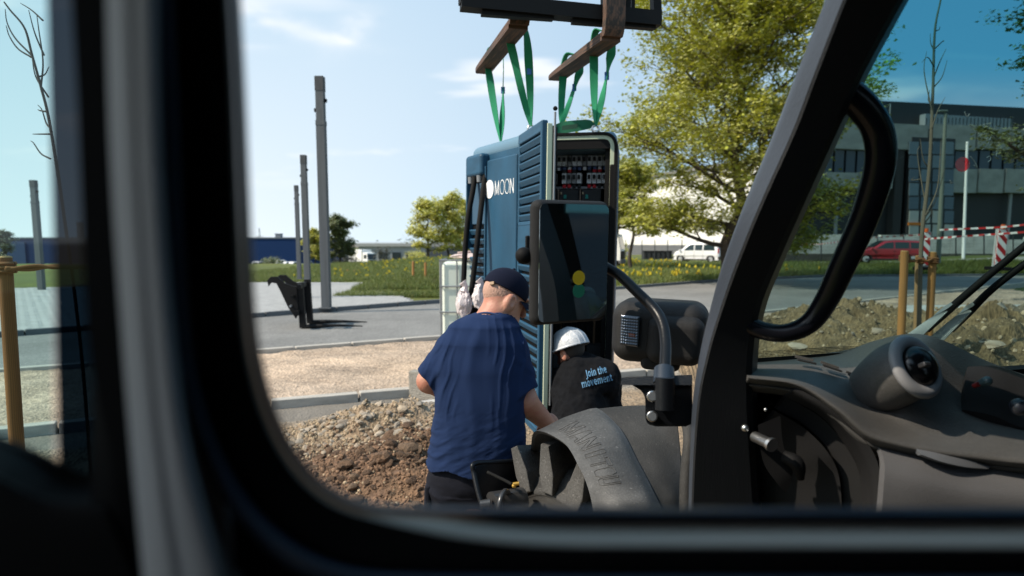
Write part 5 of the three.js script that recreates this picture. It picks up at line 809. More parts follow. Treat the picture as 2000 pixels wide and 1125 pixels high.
{
  const t = thing('person', 'man in dark blue t-shirt and navy cap standing with his back turned', 'person', [P(925, 900, 2.92).x, 0, -2.92]);
  // skin: one body
  const hd = head(P(986, 586, 3.03), V(.80, -.42, -.46), 1.10), neck = capsule(P(954, 642, 2.97), P(976, 598, 3.01), .088, .076);
  const elR = P(1022, 782, 2.93), wrR = P(1068, 826, 3.10), shR = P(1000, 694, 2.96), shL = P(888, 692, 2.965), elL = P(838, 744, 2.945), wrL = P(905, 790, 3.22);
  const core = column2([[640, 890, 1010, 2.96, .09], [720, 865, 1015, 2.97, .11], [880, 860, 1000, 2.95, .11], [1000, 870, 1000, 2.94, .09]]);
  const armsR = [capsule(shR, elR, .068, .063), capsule(elR, wrR, .063, .041)], armsL = [capsule(shL, elL, .062, .056), capsule(elL, wrL, .052, .033)];
  const legs = [capsule(P(880, 930, 2.94), P(868, 1190, 2.95), .07, .04), capsule(P(975, 930, 2.94), P(975, 1190, 2.99), .07, .04)];
  const hR = handSdf(wrR, P(1082, 852, 3.16).sub(wrR).normalize(), V(.5, .7, .5).normalize(), V(-.8, .3, .5).normalize(), .6);
  const hL = handSdf(wrL, V(.6, -.6, -.5).normalize(), V(0, .7, .7).normalize(), V(.7, .3, -.3).normalize(), .6);
  const body = (x, y, z) => { let d = smin(hd.sdf(x, y, z), neck(x, y, z), .03); d = smin(d, core(x, y, z), .05); const r = smin(armsR[0](x, y, z), armsR[1](x, y, z), .025), l = smin(armsL[0](x, y, z), armsL[1](x, y, z), .025); d = smin(d, r, .02); d = smin(d, l, .02); for (const g of legs) d = smin(d, g(x, y, z), .04); return d; };
  const handsCut = (f, w, wr) => f;
  const g1 = nets((x, y, z) => { let d = body(x, y, z); return d; }, [-.62, .12, -3.45], [.32, 1.82, -2.7], .0105);
  const gh = nets(hd.sdf, ...[[hd.A(0, 0, 0).x - .19, hd.A(0, 0, 0).y - .19, hd.A(0, 0, 0).z - .19], [hd.A(0, 0, 0).x + .19, hd.A(0, 0, 0).y + .19, hd.A(0, 0, 0).z + .19]], .004);
  const grd = (f, c) => nets(f, [c.x - .03, c.y - .19, c.z - .17], [c.x + .17, c.y + .07, c.z + .1], .0035);
  const b = mesh('body', local(merge([g1, gh, grd((x, y, z) => smin(hR(x, y, z), armsR[1](x, y, z) > -.5 ? capsule(wrR, wrR.clone().lerp(elR, .12), .034, .036)(x, y, z) : 9, .015), wrR.clone().add(V(-.08, 0, 0))), grd(hL, wrL.clone().add(V(-.06, 0, 0)))]), t), skinM, t);
  // t-shirt
  const tor = column2([[606, 934, 1000, 2.985, .07], [618, 902, 1010, 2.98, .098], [636, 872, 1022, 2.97, .122], [668, 852, 1028, 2.965, .148], [720, 849, 1030, 2.955, .168], [790, 846, 1032, 2.945, .180], [850, 836, 1034, 2.94, .188], [912, 830, 1036, 2.935, .193], [960, 830, 1036, 2.935, .193]]);
  const slL = capsule(P(885, 686, 2.965), P(835, 737, 2.935), .084, .072), slR = capsule(P(1000, 688, 2.965), P(1023, 772, 2.92), .088, .078);
  const hemY = P(900, 905, 2.94).y, cuffs = [[P(831, 741, 2.93), P(835, 737, 2.935).sub(P(885, 686, 2.965)).normalize()], [P(1022, 766, 2.92), P(1023, 772, 2.92).sub(P(1000, 688, 2.965)).normalize()]];
  const neckO = capsule(P(958, 642, 2.97), P(990, 580, 3.02), .078, .076);
  const fold = (x, y, z) => {
    const up = smoothstep(y, 1.05, 1.5), w = fbm(x * 3 + 4, y * 1.5, z * 3, 2) * .9;
    const a = Math.sin((x + .15 + .10 * fbm(x * 4, y * 2.2, 7, 2)) * 46 / (1 + .8 * (1.55 - y)) + w * 9 + z * 16), msk = .35 + .65 * smoothstep(fbm(x * 5 + 3, y * 3, z * 3, 2), -.2, .25);
    const th = Math.atan2(x + .09 + .05 * fbm(x * 3, y * 2.5, 3, 2), 2.0 - y), fine = Math.pow(.5 + .5 * Math.sin(th * 84 + 13 * fbm(x * 4.5, y * 2.6, z * 3, 3)), 2.6) * .0040 * smoothstep(fbm(x * 6 + 9, y * 3.4, z * 3, 2), -.12, .22) * smoothstep(y, 1.0, 1.25), hemw = .0022 * Math.pow(.5 + .5 * Math.sin((y - x * .5) * 120 + 9 * fbm(x * 6, y * 4, z * 6, 2)), 2) * (1 - smoothstep(x, -.28, -.1)) * (1 - smoothstep(y, 1.0, 1.2)); const drape = fine + hemw + Math.pow(.5 + .5 * a, 2.4) * msk * (.008 * up + .003) * smoothstep(y, .85, 1.1) + .0035 * Math.pow(.5 + .5 * Math.sin((y + (x + .15) * .9) * 46 + w * 6), 4) * smoothstep(x, -.02, .1) * smoothstep(y, 1.15, 1.3);
    const b1 = fbm(x * 7, y * 22 - x * 9, z * 7, 3) * .008 * (1 - smoothstep(y, 1.0, 1.22)) + fbm(x * 16, y * 5, z * 16, 2) * .004;
    return drape + b1 + fbm(x * 5, y * 3, z * 5, 2) * .016;
  };
  const shirt = (x, y, z) => {
    let d = tor(x, y, z); let l = slL(x, y, z), r = slR(x, y, z);
    const cl = (x - cuffs[0][0].x) * cuffs[0][1].x + (y - cuffs[0][0].y) * cuffs[0][1].y + (z - cuffs[0][0].z) * cuffs[0][1].z, cr2 = (x - cuffs[1][0].x) * cuffs[1][1].x + (y - cuffs[1][0].y) * cuffs[1][1].y + (z - cuffs[1][0].z) * cuffs[1][1].z;
    const rip = (q) => .005 * fbm(x * 18, y * 26, z * 18, 2);
    l = Math.max(l + rip(l), cl); r = Math.max(r + rip(r), cr2);
    d = smin(d, l, .045); d = smin(d, r, .045); d -= fold(x, y, z) - .008;
    d = Math.max(d, hemY + .014 * Math.sin(x * 22 + z * 13) + (x + .2) * -.02 - y); d = Math.max(d, -neckO(x, y, z));
    return d * .85;
  };
  const gS = nets(shirt, [-.55, hemY - .06, -3.2], [.22, 1.66, -2.68], .0075, .0022);
  mesh('t_shirt', local(gS, t), M([.011, .024, .070], { roughness: .95, sp: .3, bumpMap: T.weave, bumpScale: .0006 }), t);
  mesh('collar', local(tube([P(934, 613, 2.94), P(950, 611, 2.918), P(970, 615, 2.905), P(990, 626, 2.915), P(1003, 640, 2.95)], .0055, 24, 8), t), M([.018, .035, .10], { roughness: .95 }), t);
  // trousers
  const hip = ellipsoid(P(930, 925, 2.94), [.225, .17, .165]), lg = [[P(882, 950, 2.94), P(868, 1130, 2.93), P(866, 1262, 2.98)], [P(982, 950, 2.94), P(985, 1130, 2.95), P(985, 1262, 3.02)]].map(([a, c, e]) => { const u = capsule(a, c, .112, .085), v = capsule(c, e, .085, .072); return (x, y, z) => smin(u(x, y, z), v(x, y, z), .04); });
  const tr = (x, y, z) => { let d = hip(x, y, z); d = smin(d, Math.min(lg[0](x, y, z), lg[1](x, y, z)), .05); d -= .012 * fbm(x * 8, y * 18 + x * 6, z * 8, 3) + .006 * Math.sin(y * 60 + fbm(x * 6, y * 6, z * 6, 2) * 8) * smoothstep(.75, y, .3); return Math.max(d, y - 1.02) * .9; };
  mesh('trousers', local(nets(tr, [-.55, .04, -3.25], [.26, 1.06, -2.68], .011), t), M([.009, .010, .016], { roughness: .9, sp: .3, bumpMap: T.weave, bumpScale: .0008 }), t);
  mesh('thigh_pocket', local(rbox(.03, .22, .13, .012).rotateZ(-.05).translate(P(836, 960, 2.92).x, P(836, 985, 2.92).y, -2.93), t), M([.014, .015, .022], { roughness: .9, sp: .3 }), t);
  for (const [px, d] of [[866, 2.98], [985, 3.02]]) mesh('boot', local(nets(((c) => { const s = ellipsoid(V(c.x, .06, c.z - .06), [.052, .06, .15]), a = capsule(V(c.x, .1, c.z), V(c.x, .24, c.z), .06, .065); return (x, y, z) => Math.max(smin(s(x, y, z), a(x, y, z), .03), .004 - y); })(P(px, 1262, d)), [P(px, 1262, d).x - .1, -.01, -d - .25], [P(px, 1262, d).x + .1, .3, -d + .15], .012), t), mat.black, t);
  // cap
  const capO = ellipsoid(hd.A(0, .048, -.012), [.094, .097, .118], hd.q), capI = ellipsoid(hd.A(0, .045, -.012), [.087, .092, .111], hd.q), pn = hd.U.clone().addScaledVector(hd.F, .10).normalize(), pc = hd.A(0, .030, 0);
  const capF = (x, y, z) => Math.max(Math.max(capO(x, y, z), -capI(x, y, z)), -((x - pc.x) * pn.x + (y - pc.y) * pn.y + (z - pc.z) * pn.z));
  const capM = M([.006, .008, .020], { roughness: .95, sp: .3, bumpMap: T.weave, bumpScale: .0006 }), cb = hd.A(0, .06, 0);
  const cap = mesh('cap', local(nets(capF, [cb.x - .15, cb.y - .15, cb.z - .15], [cb.x + .15, cb.y + .15, cb.z + .15], .0042), t), capM, t);
  mesh('brim', local(gridGeo((u, v) => { const a = (u - .5) * 2.0, r = lerp(.085, .105 + .075 * Math.cos(a * .9), v); return hd.A(Math.sin(a) * lerp(.080, .088, v), .034 - .02 * v - .03 * Math.sin(a) ** 2, -.012 + Math.cos(a) * r); }, 20, 6), t), M([.006, .008, .020], { roughness: .95, sp: .3, side: THREE.DoubleSide }), cap);
  mesh('button', local(new THREE.SphereGeometry(.008, 10, 8).translate(...hd.A(0, .137, -.012).toArray()), t), capM, cap);
  for (let i = 0; i < 5; i++) { const a = -2.15 + i * .16, r = [.087, .109]; const c = hd.A(Math.sin(a) * r[0], .062 + (i % 2) * .003, -.012 + Math.cos(a) * r[1]); const b2 = rbox(.017, .009, .004, .001).applyQuaternion(new THREE.Quaternion().setFromUnitVectors(V(0, 0, 1), c.clone().sub(hd.A(0, .062, -.012)).normalize())); mesh('stitched_mark', local(b2.translate(c.x, c.y, c.z), t), M([.5, .55, .62]), cap); }
  { const c = hd.A(.040, .036, -.1075); mesh('strap_buckle', local(rbox(.024, .016, .008, .002).applyQuaternion(new THREE.Quaternion().setFromUnitVectors(V(0, 0, 1), c.clone().sub(hd.A(0, .036, 0)).normalize())).translate(c.x, c.y, c.z), t), M([.22, .13, .06], { roughness: .5 }), cap); }
  { const c = hd.A(0, 0, 0), hairO = ellipsoid(hd.A(0, .028, -.014), [.0838, .0988, .1098], hd.q); const f = (x, y, z) => { const v = V(x - c.x, y - c.y, z - c.z), w = v.dot(hd.F), u = v.dot(hd.U); return Math.max(hairO(x, y, z), w - .02, u - .06, -.035 - u + w * .1) + .0015 * noise(x * 400, y * 400, z * 400); }; mesh('hair', local(nets(f, [c.x - .15, c.y - .15, c.z - .15], [c.x + .15, c.y + .15, c.z + .15], .0042), t), M([.42, .25, .19], { roughness: .8 }), t); }
}
{
  const D = 3.9, t = thing('person', 'crouching worker in black jacket and white hard hat at the open cabinet', 'person', [P(1125, 900, D).x, 0, -D]);
  const hd = head(P(1113, 690, 3.98), V(-.62, -.45, -.64), .97), neck = capsule(P(1140, 735, 3.93), P(1118, 700, 3.97), .068, .06);
  const shL = P(1088, 752, 4.02), shR = P(1183, 735, 3.86), elR = P(1196, 812, 3.92), wrR = P(1130, 830, 4.2), elL = P(1065, 822, 4.12), wrL = P(1075, 840, 4.35), pel = P(1130, 880, 3.74);
  const core = [capsule(P(1136, 750, 3.92), pel, .13, .15)], armR = [capsule(shR, elR, .06, .05), capsule(elR, wrR, .048, .034)], armL = [capsule(shL, elL, .06, .05), capsule(elL, wrL, .048, .034)];
  const kn = [V(pel.x - .16, .34, -4.2), V(pel.x + .18, .14, -4.12)], an = [V(pel.x - .14, .1, -3.9), V(pel.x + .14, .1, -3.66)], legs = [0, 1].map((i) => { const a = capsule(pel.clone().add(V(i ? .09 : -.09, -.05, 0)), kn[i], .08, .055), b = capsule(kn[i], an[i], .055, .045); return (x, y, z) => smin(a(x, y, z), b(x, y, z), .03); });
  const hR = handSdf(wrR, V(-.4, -.2, -.8).normalize(), V(.2, .9, -.2).normalize(), V(-.85, .1, .4).normalize(), .8), hL = handSdf(wrL, V(.2, -.2, -.9).normalize(), V(0, .95, -.2).normalize(), V(.9, .1, .2).normalize(), .8);
  const body = (x, y, z) => { let d = smin(hd.sdf(x, y, z), neck(x, y, z), .03); d = smin(d, core[0](x, y, z), .05); for (const g of [...armR, ...armL]) d = smin(d, g(x, y, z), .02); for (const g of legs) d = smin(d, g(x, y, z), .03); return d; };
  const c0 = hd.A(0, 0, 0);
  const hb = (f, w) => nets(f, [w.x - .14, w.y - .14, w.z - .2], [w.x + .14, w.y + .12, w.z + .06], .0042);
  mesh('body', local(merge([nets(body, [.0, .02, -4.5], [.85, 1.4, -3.5], .014), nets(hd.sdf, [c0.x - .17, c0.y - .17, c0.z - .17], [c0.x + .17, c0.y + .17, c0.z + .17], .005), hb(hR, wrR), hb(hL, wrL)]), t), skinM, t);
  const jk = [capsule(P(1138, 742, 3.93), P(1130, 860, 3.76), .165, .19), capsule(P(1097, 752, 3.99), P(1176, 736, 3.87), .098, .10), capsule(shR, elR, .088, .075), capsule(elR, wrR.clone().lerp(elR, .15), .072, .052), capsule(shL, elL, .088, .075), capsule(elL, wrL.clone().lerp(elL, .15), .072, .052), capsule(P(1136, 728, 3.94), P(1122, 712, 3.96), .085, .078)];
  const sh = pel.y - .02, jacket = (x, y, z) => { let d = jk[0](x, y, z); for (let i = 1; i < jk.length; i++) d = smin(d, jk[i](x, y, z), i < 2 ? .09 : .035); d -= .020 * fbm(x * 9, y * 15 + x * 6, z * 9, 3) + .012 * fbm(x * 24, y * 9, z * 24, 2); return Math.max(d, sh - y) * .9; };
  const black = M([.0042, .0046, .0062], { roughness: .9, sp: .3, bumpMap: T.weave, bumpScale: .0006 });
  const jm = mesh('jacket', local(nets(jacket, [-.05, sh - .04, -4.4], [.85, 1.32, -3.5], .010), t), black, t);
  // printed lettering laid onto the back of the jacket
  const put2 = (str, c, size, w, rot) => { const g = text(str, size, w, .002, fontB), p = g.attributes.position, dir = P(1166, 735, 3.7).sub(camera.position).normalize(), rx = V(1, 0, 0), uy = V(0, 1, 0); for (let i = 0; i < p.count; i++) { const a = p.getX(i), b = p.getY(i), q = c.clone().addScaledVector(rx, a * Math.cos(rot) - b * Math.sin(rot)).addScaledVector(uy, a * Math.sin(rot) + b * Math.cos(rot)); q.addScaledVector(dir, -.25); let n = 0; while (n++ < 400 && jacket(q.x, q.y, q.z) > .009 + (.002 - p.getZ(i)) * -.6) q.addScaledVector(dir, .002); p.setXYZ(i, q.x, q.y, q.z); } g.computeVertexNormals(); return g; };
  const prM = M([.10, .235, .38], { roughness: .7 });
  mesh('printed_text', local(put2('Join the', P(1164, 727, 3.75), .044, .128, .24), t), prM, jm); mesh('printed_text', local(put2('movement', P(1166, 744, 3.75), .044, .185, .24), t), prM, jm);
  mesh('trousers', local(nets((x, y, z) => { let d = 9; for (const g of legs) d = smin(d, g(x, y, z) - .025, .04); d = smin(d, ellipsoid(pel, [.2, .16, .17])(x, y, z), .06); return Math.max(d - .01 * fbm(x * 9, y * 12, z * 9, 2), y - pel.y - .1) * .9; }, [.0, .02, -4.4], [.85, 1.0, -3.45], .014), t), black, t);
  for (const a of an) mesh('boot', local(nets(((c) => { const s = capsule(V(c.x, .07, c.z + .05), V(c.x, .06, c.z - .14), .06, .05); return (x, y, z) => Math.max(s(x, y, z), .004 - y); })(a), [a.x - .12, -.01, a.z - .26], [a.x + .12, .2, a.z + .18], .014), t), mat.black, t);
  // hard hat
  const U = hd.U.clone().addScaledVector(hd.F, -.12).normalize(), cc = hd.A(0, .035, -.015), hq = hd.q, ho = ellipsoid(cc, [.112, .125, .138], hq), hi = ellipsoid(cc, [.106, .119, .132], hq), brim = ellipsoid(cc.clone().addScaledVector(hd.F, .03), [.125, .03, .165], hq);
  const rid = [-.04, 0, .04].map((o) => ellipsoid(cc.clone().addScaledVector(hd.R, o), [.009, .131 - Math.abs(o) * .25, .142 - Math.abs(o) * .3], hq));
  const hat = (x, y, z) => { const h = (x - cc.x) * U.x + (y - cc.y) * U.y + (z - cc.z) * U.z; let d = ho(x, y, z); for (const g of rid) d = smin(d, g(x, y, z), .006); d = Math.max(d, -h - .004); let b = Math.max(brim(x, y, z), Math.abs(h + .004) - .004); d = smin(d, b, .012); return Math.max(d, -hi(x, y, z)); };
  const hm = mesh('hard_hat', local(nets(hat, [cc.x - .22, cc.y - .2, cc.z - .22], [cc.x + .22, cc.y + .2, cc.z + .22], .005), t), M([.46, .48, .51], { roughness: .38 }), t);
  mesh('chin_strap', local(tube([hd.A(.08, .03, .01), hd.A(.078, -.03, .02), hd.A(.06, -.09, .035), hd.A(0, -.125, .04)], .006, 20, 6), t), mat.black, hm);
  { const hairO = ellipsoid(hd.A(0, .028, -.014), [.0785, .092, .1035], hd.q); mesh('hair', local(nets((x, y, z) => { const v = V(x - c0.x, y - c0.y, z - c0.z), w = v.dot(hd.F); return Math.max(hairO(x, y, z), w - .03, -.05 - v.dot(hd.U)); }, [c0.x - .13, c0.y - .13, c0.z - .13], [c0.x + .13, c0.y + .13, c0.z + .13], .006), t), M([.03, .022, .018], { roughness: .8 }), t); }
}
// ---------------------------------------------------------------- telehandler beside the viewer
{
  const t = thing('telehandler', 'dark grey telehandler cab with dashboard, mirror and front wheel on the right', 'telehandler', [.6, 0, -1.5], .28);
  const add = (name, geo, m, par = t) => mesh(name, local(Array.isArray(geo) ? merge(geo) : geo, par), m, par);
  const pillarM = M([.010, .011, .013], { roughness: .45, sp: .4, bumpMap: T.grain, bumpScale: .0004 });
  // front pillar
  const secs = [[-120, 1660, 1704, 1835, 1.04], [0, 1612, 1650, 1765, 1.12], [150, 1553, 1592, 1684, 1.20], [260, 1511, 1550, 1634, 1.26], [400, 1453, 1487, 1570, 1.33], [513, 1412, 1441, 1520, 1.40], [600, 1388, 1410, 1486, 1.45], [690, 1367, 1383, 1471, 1.48], [800, 1352, 1362, 1470, 1.50], [990, 1345, 1351, 1482, 1.52], [1180, 1345, 1351, 1495, 1.53]];
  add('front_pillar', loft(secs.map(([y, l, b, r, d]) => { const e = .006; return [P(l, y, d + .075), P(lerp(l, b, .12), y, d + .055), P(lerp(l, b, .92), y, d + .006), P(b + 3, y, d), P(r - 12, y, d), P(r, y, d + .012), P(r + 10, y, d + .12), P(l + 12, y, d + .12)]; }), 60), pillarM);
  add('pillar_lit_flank', shell(secs.map(([y, l, b, r, d]) => [[l, y, d + .073], [lerp(l, b, .12) - 1, y, d + .053], [lerp(l, b, .5), y, d + .028], [lerp(l, b, .9), y, d + .006]]), V(.003, 0, -.004), 8, 60, [.06, 1.2]), M([.036, .043, .056], { roughness: .36, sp: .7, bumpMap: T.grain, bumpScale: .0004 }));  // lighter shell puts the sky light of the left face into its colour
  // corner window frame, a bent tube
  add('corner_window_frame', tube([[1600, 150, 1.27], [1648, 176, 1.27], [1690, 214, 1.28], [1716, 262, 1.295], [1718, 325, 1.31], [1690, 420, 1.35], [1648, 515, 1.39], [1612, 590, 1.43], [1580, 632, 1.45], [1536, 650, 1.46], [1490, 646, 1.475], [1440, 625, 1.49]].map(([a, b, d]) => P(a, b, d)), [.028, .029, .029, .029, .029, .028, .027, .025, .023, .021, .021, .022], 90, 16), M([.005, .0055, .008], { roughness: .25, sp: .5 }));
  // windscreen and its printed edge
  const ws = surf([[[1390, 735, 1.72], [1700, 705, 1.93], [2050, 750, 2.0], [2330, 820, 1.95]], [[1470, 500, 1.60], [1760, 480, 1.75], [2060, 480, 1.82], [2340, 500, 1.80]], [[1560, 240, 1.46], [1800, 240, 1.57], [2080, 240, 1.63], [2350, 250, 1.60]], [[1660, -140, 1.22], [1860, -140, 1.30], [2100, -140, 1.36], [2380, -140, 1.35]]]);
  const wsG = gridGeo(ws, 24, 40); { const n = wsG.attributes.position.count, c = new Float32Array(n * 3); for (let i = 0; i < n; i++) { const v = Math.floor(i / 25) / 40, k = smoothstep(v, .64, .80); c.set([lerp(1, .30, k), lerp(1, .80, k), lerp(1, 1.0, k)], i * 3); } wsG.setAttribute('color', new THREE.BufferAttribute(c, 3)); }
  const shaded = mat.tint.clone(); shaded.vertexColors = true; const wsPart = mesh('windscreen', local(wsG, t), shaded, t);
  { const dots = [], q = [P(1462, 700, 1.74), P(1560, 693, 1.80), P(1640, 688, 1.85), P(1740, 686, 1.90)]; const a = q.map((v) => v.toArray()); for (let r = 0; r < 4; r++) for (let i = 0; i < 110; i++) { const p = crv(a, (i + (r & 1) * .5) / 110); dots.push(new THREE.CircleGeometry(.0016, 6).translate(p[0], p[1] + .002 + r * .0044, p[2])); } add('printed_edge_dots', dots, M([.01, .01, .01], { side: THREE.DoubleSide }), wsPart);
    add('printed_edge', shell([[[1440, 702, 1.73], [1560, 694, 1.795], [1640, 689, 1.845], [1745, 687, 1.9]], [[1440, 730, 1.71], [1560, 722, 1.78], [1640, 715, 1.83], [1745, 712, 1.88]]], V(0, 0, -.003), 20, 2), mat.black, wsPart); }
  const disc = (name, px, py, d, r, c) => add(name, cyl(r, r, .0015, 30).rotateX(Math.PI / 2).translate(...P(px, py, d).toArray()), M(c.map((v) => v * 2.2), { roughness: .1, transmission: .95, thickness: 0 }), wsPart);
  disc('red_reflection_disc', 1880, 321, 1.62, .018, [.42, .05, .055]);  // disc drawn on the glass in place of a red reflection
  { const g = [], st = (pts) => g.push(tube(pts.map(([x, y]) => P(x, y, 1.58)), .0011, 12, 5)); st([[1928, 268], [1934, 280]]); st([[1936, 267], [1930, 281]]); st([[1926, 275], [1938, 274]]); st([[1915, 284], [1923, 290], [1918, 292]]); st([[1927, 308], [1934, 305], [1935, 312], [1930, 316]]); st([[1948, 296], [1946, 304], [1951, 306]]); st([[1895, 305], [1904, 316], [1909, 328], [1902, 322]]); st([[1884, 218], [1889, 228], [1894, 222]]); st([[1893, 244], [1904, 250]]); st([[1855, 352], [1860, 358], [1856, 357]]); add('white_reflection_marks', g, M([.22, .24, .24]), wsPart); }  // strokes that paint pale reflections onto the windscreen
  // wipers outside the glass
  const wip = (a, b, c, e, w) => { const d0 = 2.06, Q = [P(...a, d0), P(...b, d0 - .02), P(...c, d0 - .1), P(...e, d0 - .2)]; const q = new THREE.Group(); q.name = 'wiper'; t.add(q); add('arm', ribbon([Q[0], Q[1], Q[1].clone().lerp(Q[2], .35)], [V(.8, .3, .4), V(.75, .45, .4), V(.7, .5, .4)], [w, w * .72, w * .35], .012, 20), M([.16, .18, .185], { roughness: .4, metalness: .3 }), q); add('blade', tube([Q[0].clone().lerp(Q[1], .55).add(V(.015, -.02, -.02)), Q[1].clone().add(V(.008, -.012, -.01)), Q[2], Q[3]], [.009, .012, .011, .010], 40, 8), mat.black, q); };
  wip([1775, 664], [1838, 612], [1925, 543], [2080, 415], .072); wip([1818, 672], [1890, 606], [1948, 556], [2085, 455], .070);
  // dashboard
  const dash = new THREE.Group(); dash.name = 'dashboard'; t.add(dash); const down = V(0, -.02, -.02);
  add('dash_pad', shell([[[1430, 712, 1.72], [1560, 696, 1.84], [1650, 684, 1.88], [1710, 665, 1.84], [1775, 652, 1.74], [1835, 662, 1.70], [1930, 706, 1.84], [2020, 738, 1.88], [2180, 790, 1.78]],
    [[1440, 720, 1.62], [1572, 713, 1.68], [1652, 716, 1.69], [1704, 706, 1.66], [1752, 690, 1.57], [1815, 712, 1.56], [1930, 772, 1.66], [2010, 806, 1.64], [2180, 840, 1.57]],
    [[1450, 725, 1.54], [1580, 732, 1.57], [1660, 760, 1.565], [1715, 772, 1.54], [1768, 768, 1.50], [1835, 792, 1.50], [1930, 818, 1.52], [2010, 832, 1.52], [2180, 862, 1.47]],
    [[1455, 728, 1.51], [1582, 745, 1.51], [1668, 790, 1.485], [1735, 822, 1.465], [1790, 838, 1.455], [1860, 850, 1.445], [1950, 860, 1.435], [2020, 866, 1.43], [2180, 880, 1.39]],
    [[1462, 738, 1.48], [1560, 752, 1.465], [1640, 800, 1.425], [1700, 848, 1.40], [1760, 868, 1.39], [1840, 884, 1.38], [1930, 896, 1.375], [2020, 905, 1.36], [2180, 915, 1.335]],
    [[1466, 752, 1.51], [1558, 766, 1.50], [1632, 815, 1.46], [1692, 866, 1.43], [1752, 888, 1.425], [1835, 903, 1.42], [1925, 914, 1.42], [2020, 924, 1.41], [2180, 935, 1.38]]], down, 90, 60, [.8, .5]), mat.plasticGrain, dash);
  add('side_trim', shell([[[1556, 756, 1.475], [1636, 806, 1.437], [1700, 874, 1.415], [1722, 945, 1.405], [1722, 1060, 1.40]], [[1548, 764, 1.478], [1622, 812, 1.45], [1682, 880, 1.43], [1706, 948, 1.42], [1707, 1060, 1.41]], [[1535, 775, 1.505], [1610, 817, 1.485], [1665, 884, 1.465], [1690, 950, 1.455], [1690, 1060, 1.45]]], V(0, 0, -.02), 30, 10, [.4, .1]), mat.plasticDark, dash);
  add('side_recess', shell([[[1536, 776, 1.54], [1606, 818, 1.52], [1662, 885, 1.50], [1686, 950, 1.49], [1688, 1060, 1.49]], [[1518, 800, 1.55], [1574, 832, 1.54], [1622, 882, 1.52], [1645, 942, 1.51], [1648, 1060, 1.51]]], V(0, 0, -.02), 24, 4, [.4, .1]), M([.010, .010, .011], { roughness: .7 }), dash);
  add('side_panel', shell([[[1516, 804, 1.525], [1570, 836, 1.515], [1618, 885, 1.495], [1641, 944, 1.495], [1644, 1060, 1.49]], [[1478, 846, 1.59], [1480, 880, 1.59], [1482, 920, 1.59], [1482, 960, 1.59], [1482, 1060, 1.59]]], V(0, 0, -.02), 24, 6, [.4, .2]), mat.plasticDark, dash);
  add('front_fascia', shell([[[1712, 864, 1.425], [1800, 884, 1.415], [1900, 906, 1.405], [2020, 922, 1.40], [2180, 934, 1.38]], [[1727, 900, 1.385], [1800, 918, 1.375], [1900, 940, 1.37], [2030, 955, 1.36], [2180, 965, 1.34]], [[1726, 950, 1.365], [1800, 965, 1.355], [1900, 985, 1.35], [2030, 1000, 1.345], [2180, 1010, 1.33]], [[1716, 1060, 1.36], [1800, 1080, 1.36], [1900, 1090, 1.36], [2030, 1100, 1.35], [2180, 1110, 1.33]]], V(0, 0, -.02), 40, 24, [.5, .25]), M([.092, .092, .097], { roughness: .55, sp: .6, bumpMap: T.fine, bumpScale: .0006 }), dash);
  add('glovebox_lip', shell([[[1782, 868, 1.395], [1830, 880, 1.385], [1890, 897, 1.382], [1935, 912, 1.385]], [[1800, 888, 1.372], [1840, 902, 1.365], [1885, 912, 1.37], [1930, 916, 1.382]]], V(0, -.006, -.012), 24, 8), M([.10, .105, .115], { roughness: .4 }), dash);
  // demister slots lie in the pad
  for (const [a, b, d, l] of [[[1556, 706], [1592, 714], 1.655, 1], [[1606, 717], [1642, 729], 1.635, 1], [[1656, 736], [1703, 758], 1.60, 1]]) { const A = P(...a, d), B = P(...b, d - .012), up = V(0, .006, .004); add('demister_slot', [barBetween(A.clone().add(up), B.clone().add(up), .016, .004)], M([.004, .004, .004]), dash); add('slot_rim', [barBetween(A.clone().add(V(0, .012, -.010)), B.clone().add(V(0, .012, -.010)), .004, .006)], mat.plasticGrain, dash); }
  // air vent pod
  { const f = P(1788, 716, 1.46), ax = V(.36, .46, .81).normalize(), bk = f.clone().addScaledVector(ax, -.035).add(V(-.004, -.003, 0)), b2 = f.clone().addScaledVector(ax, -.11).add(V(-.012, -.03, 0)); const v = new THREE.Group(); v.name = 'air_vent'; t.add(v);
    add('pod', [tube([b2, b2.clone().lerp(bk, .5), bk, f.clone().addScaledVector(ax, -.012)], [.060, .070, .073, .069], 24, 28, false)], mat.plasticGrain, v);
    const q = new THREE.Quaternion().setFromUnitVectors(V(0, 0, 1), ax), pl = (g) => g.applyQuaternion(q).translate(f.x, f.y, f.z);
    add('ring', pl(new THREE.TorusGeometry(.060, .0165, 16, 48).scale(1, 1, .75)), M([.23, .232, .245], { roughness: .42 }), v); add('ball', pl(new THREE.SphereGeometry(.049, 30, 20).scale(1, 1, .62).translate(.006, 0, .004)), M([.006, .006, .007], { roughness: .22 }), v);
    for (const y of [-.016, .004, .022]) add('vane', pl(new THREE.TorusGeometry(.046, .0016, 6, 30, 2.2).rotateX(-Math.PI / 2).rotateY(-.47).scale(1, 1, .62).translate(.006, y, .0)), M([.02, .02, .022], { roughness: .3 }), v); add('vane_grip', pl(rbox(.022, .012, .02, .004, -.03, -.01, .042)), M([.02, .02, .022], { roughness: .3 }), v); }
  // switch panel, stalk and knobs at the right edge
  add('instrument_hood', shell([[[1890, 716, 1.62], [1950, 716, 1.62], [2020, 742, 1.6], [2120, 790, 1.55]], [[1885, 745, 1.55], [1950, 765, 1.54], [2010, 800, 1.52], [2110, 835, 1.48]], [[1880, 800, 1.51], [1940, 812, 1.50], [1995, 835, 1.49], [2100, 865, 1.45]]], V(0, -.03, -.01), 20, 14), mat.plasticDark, dash);
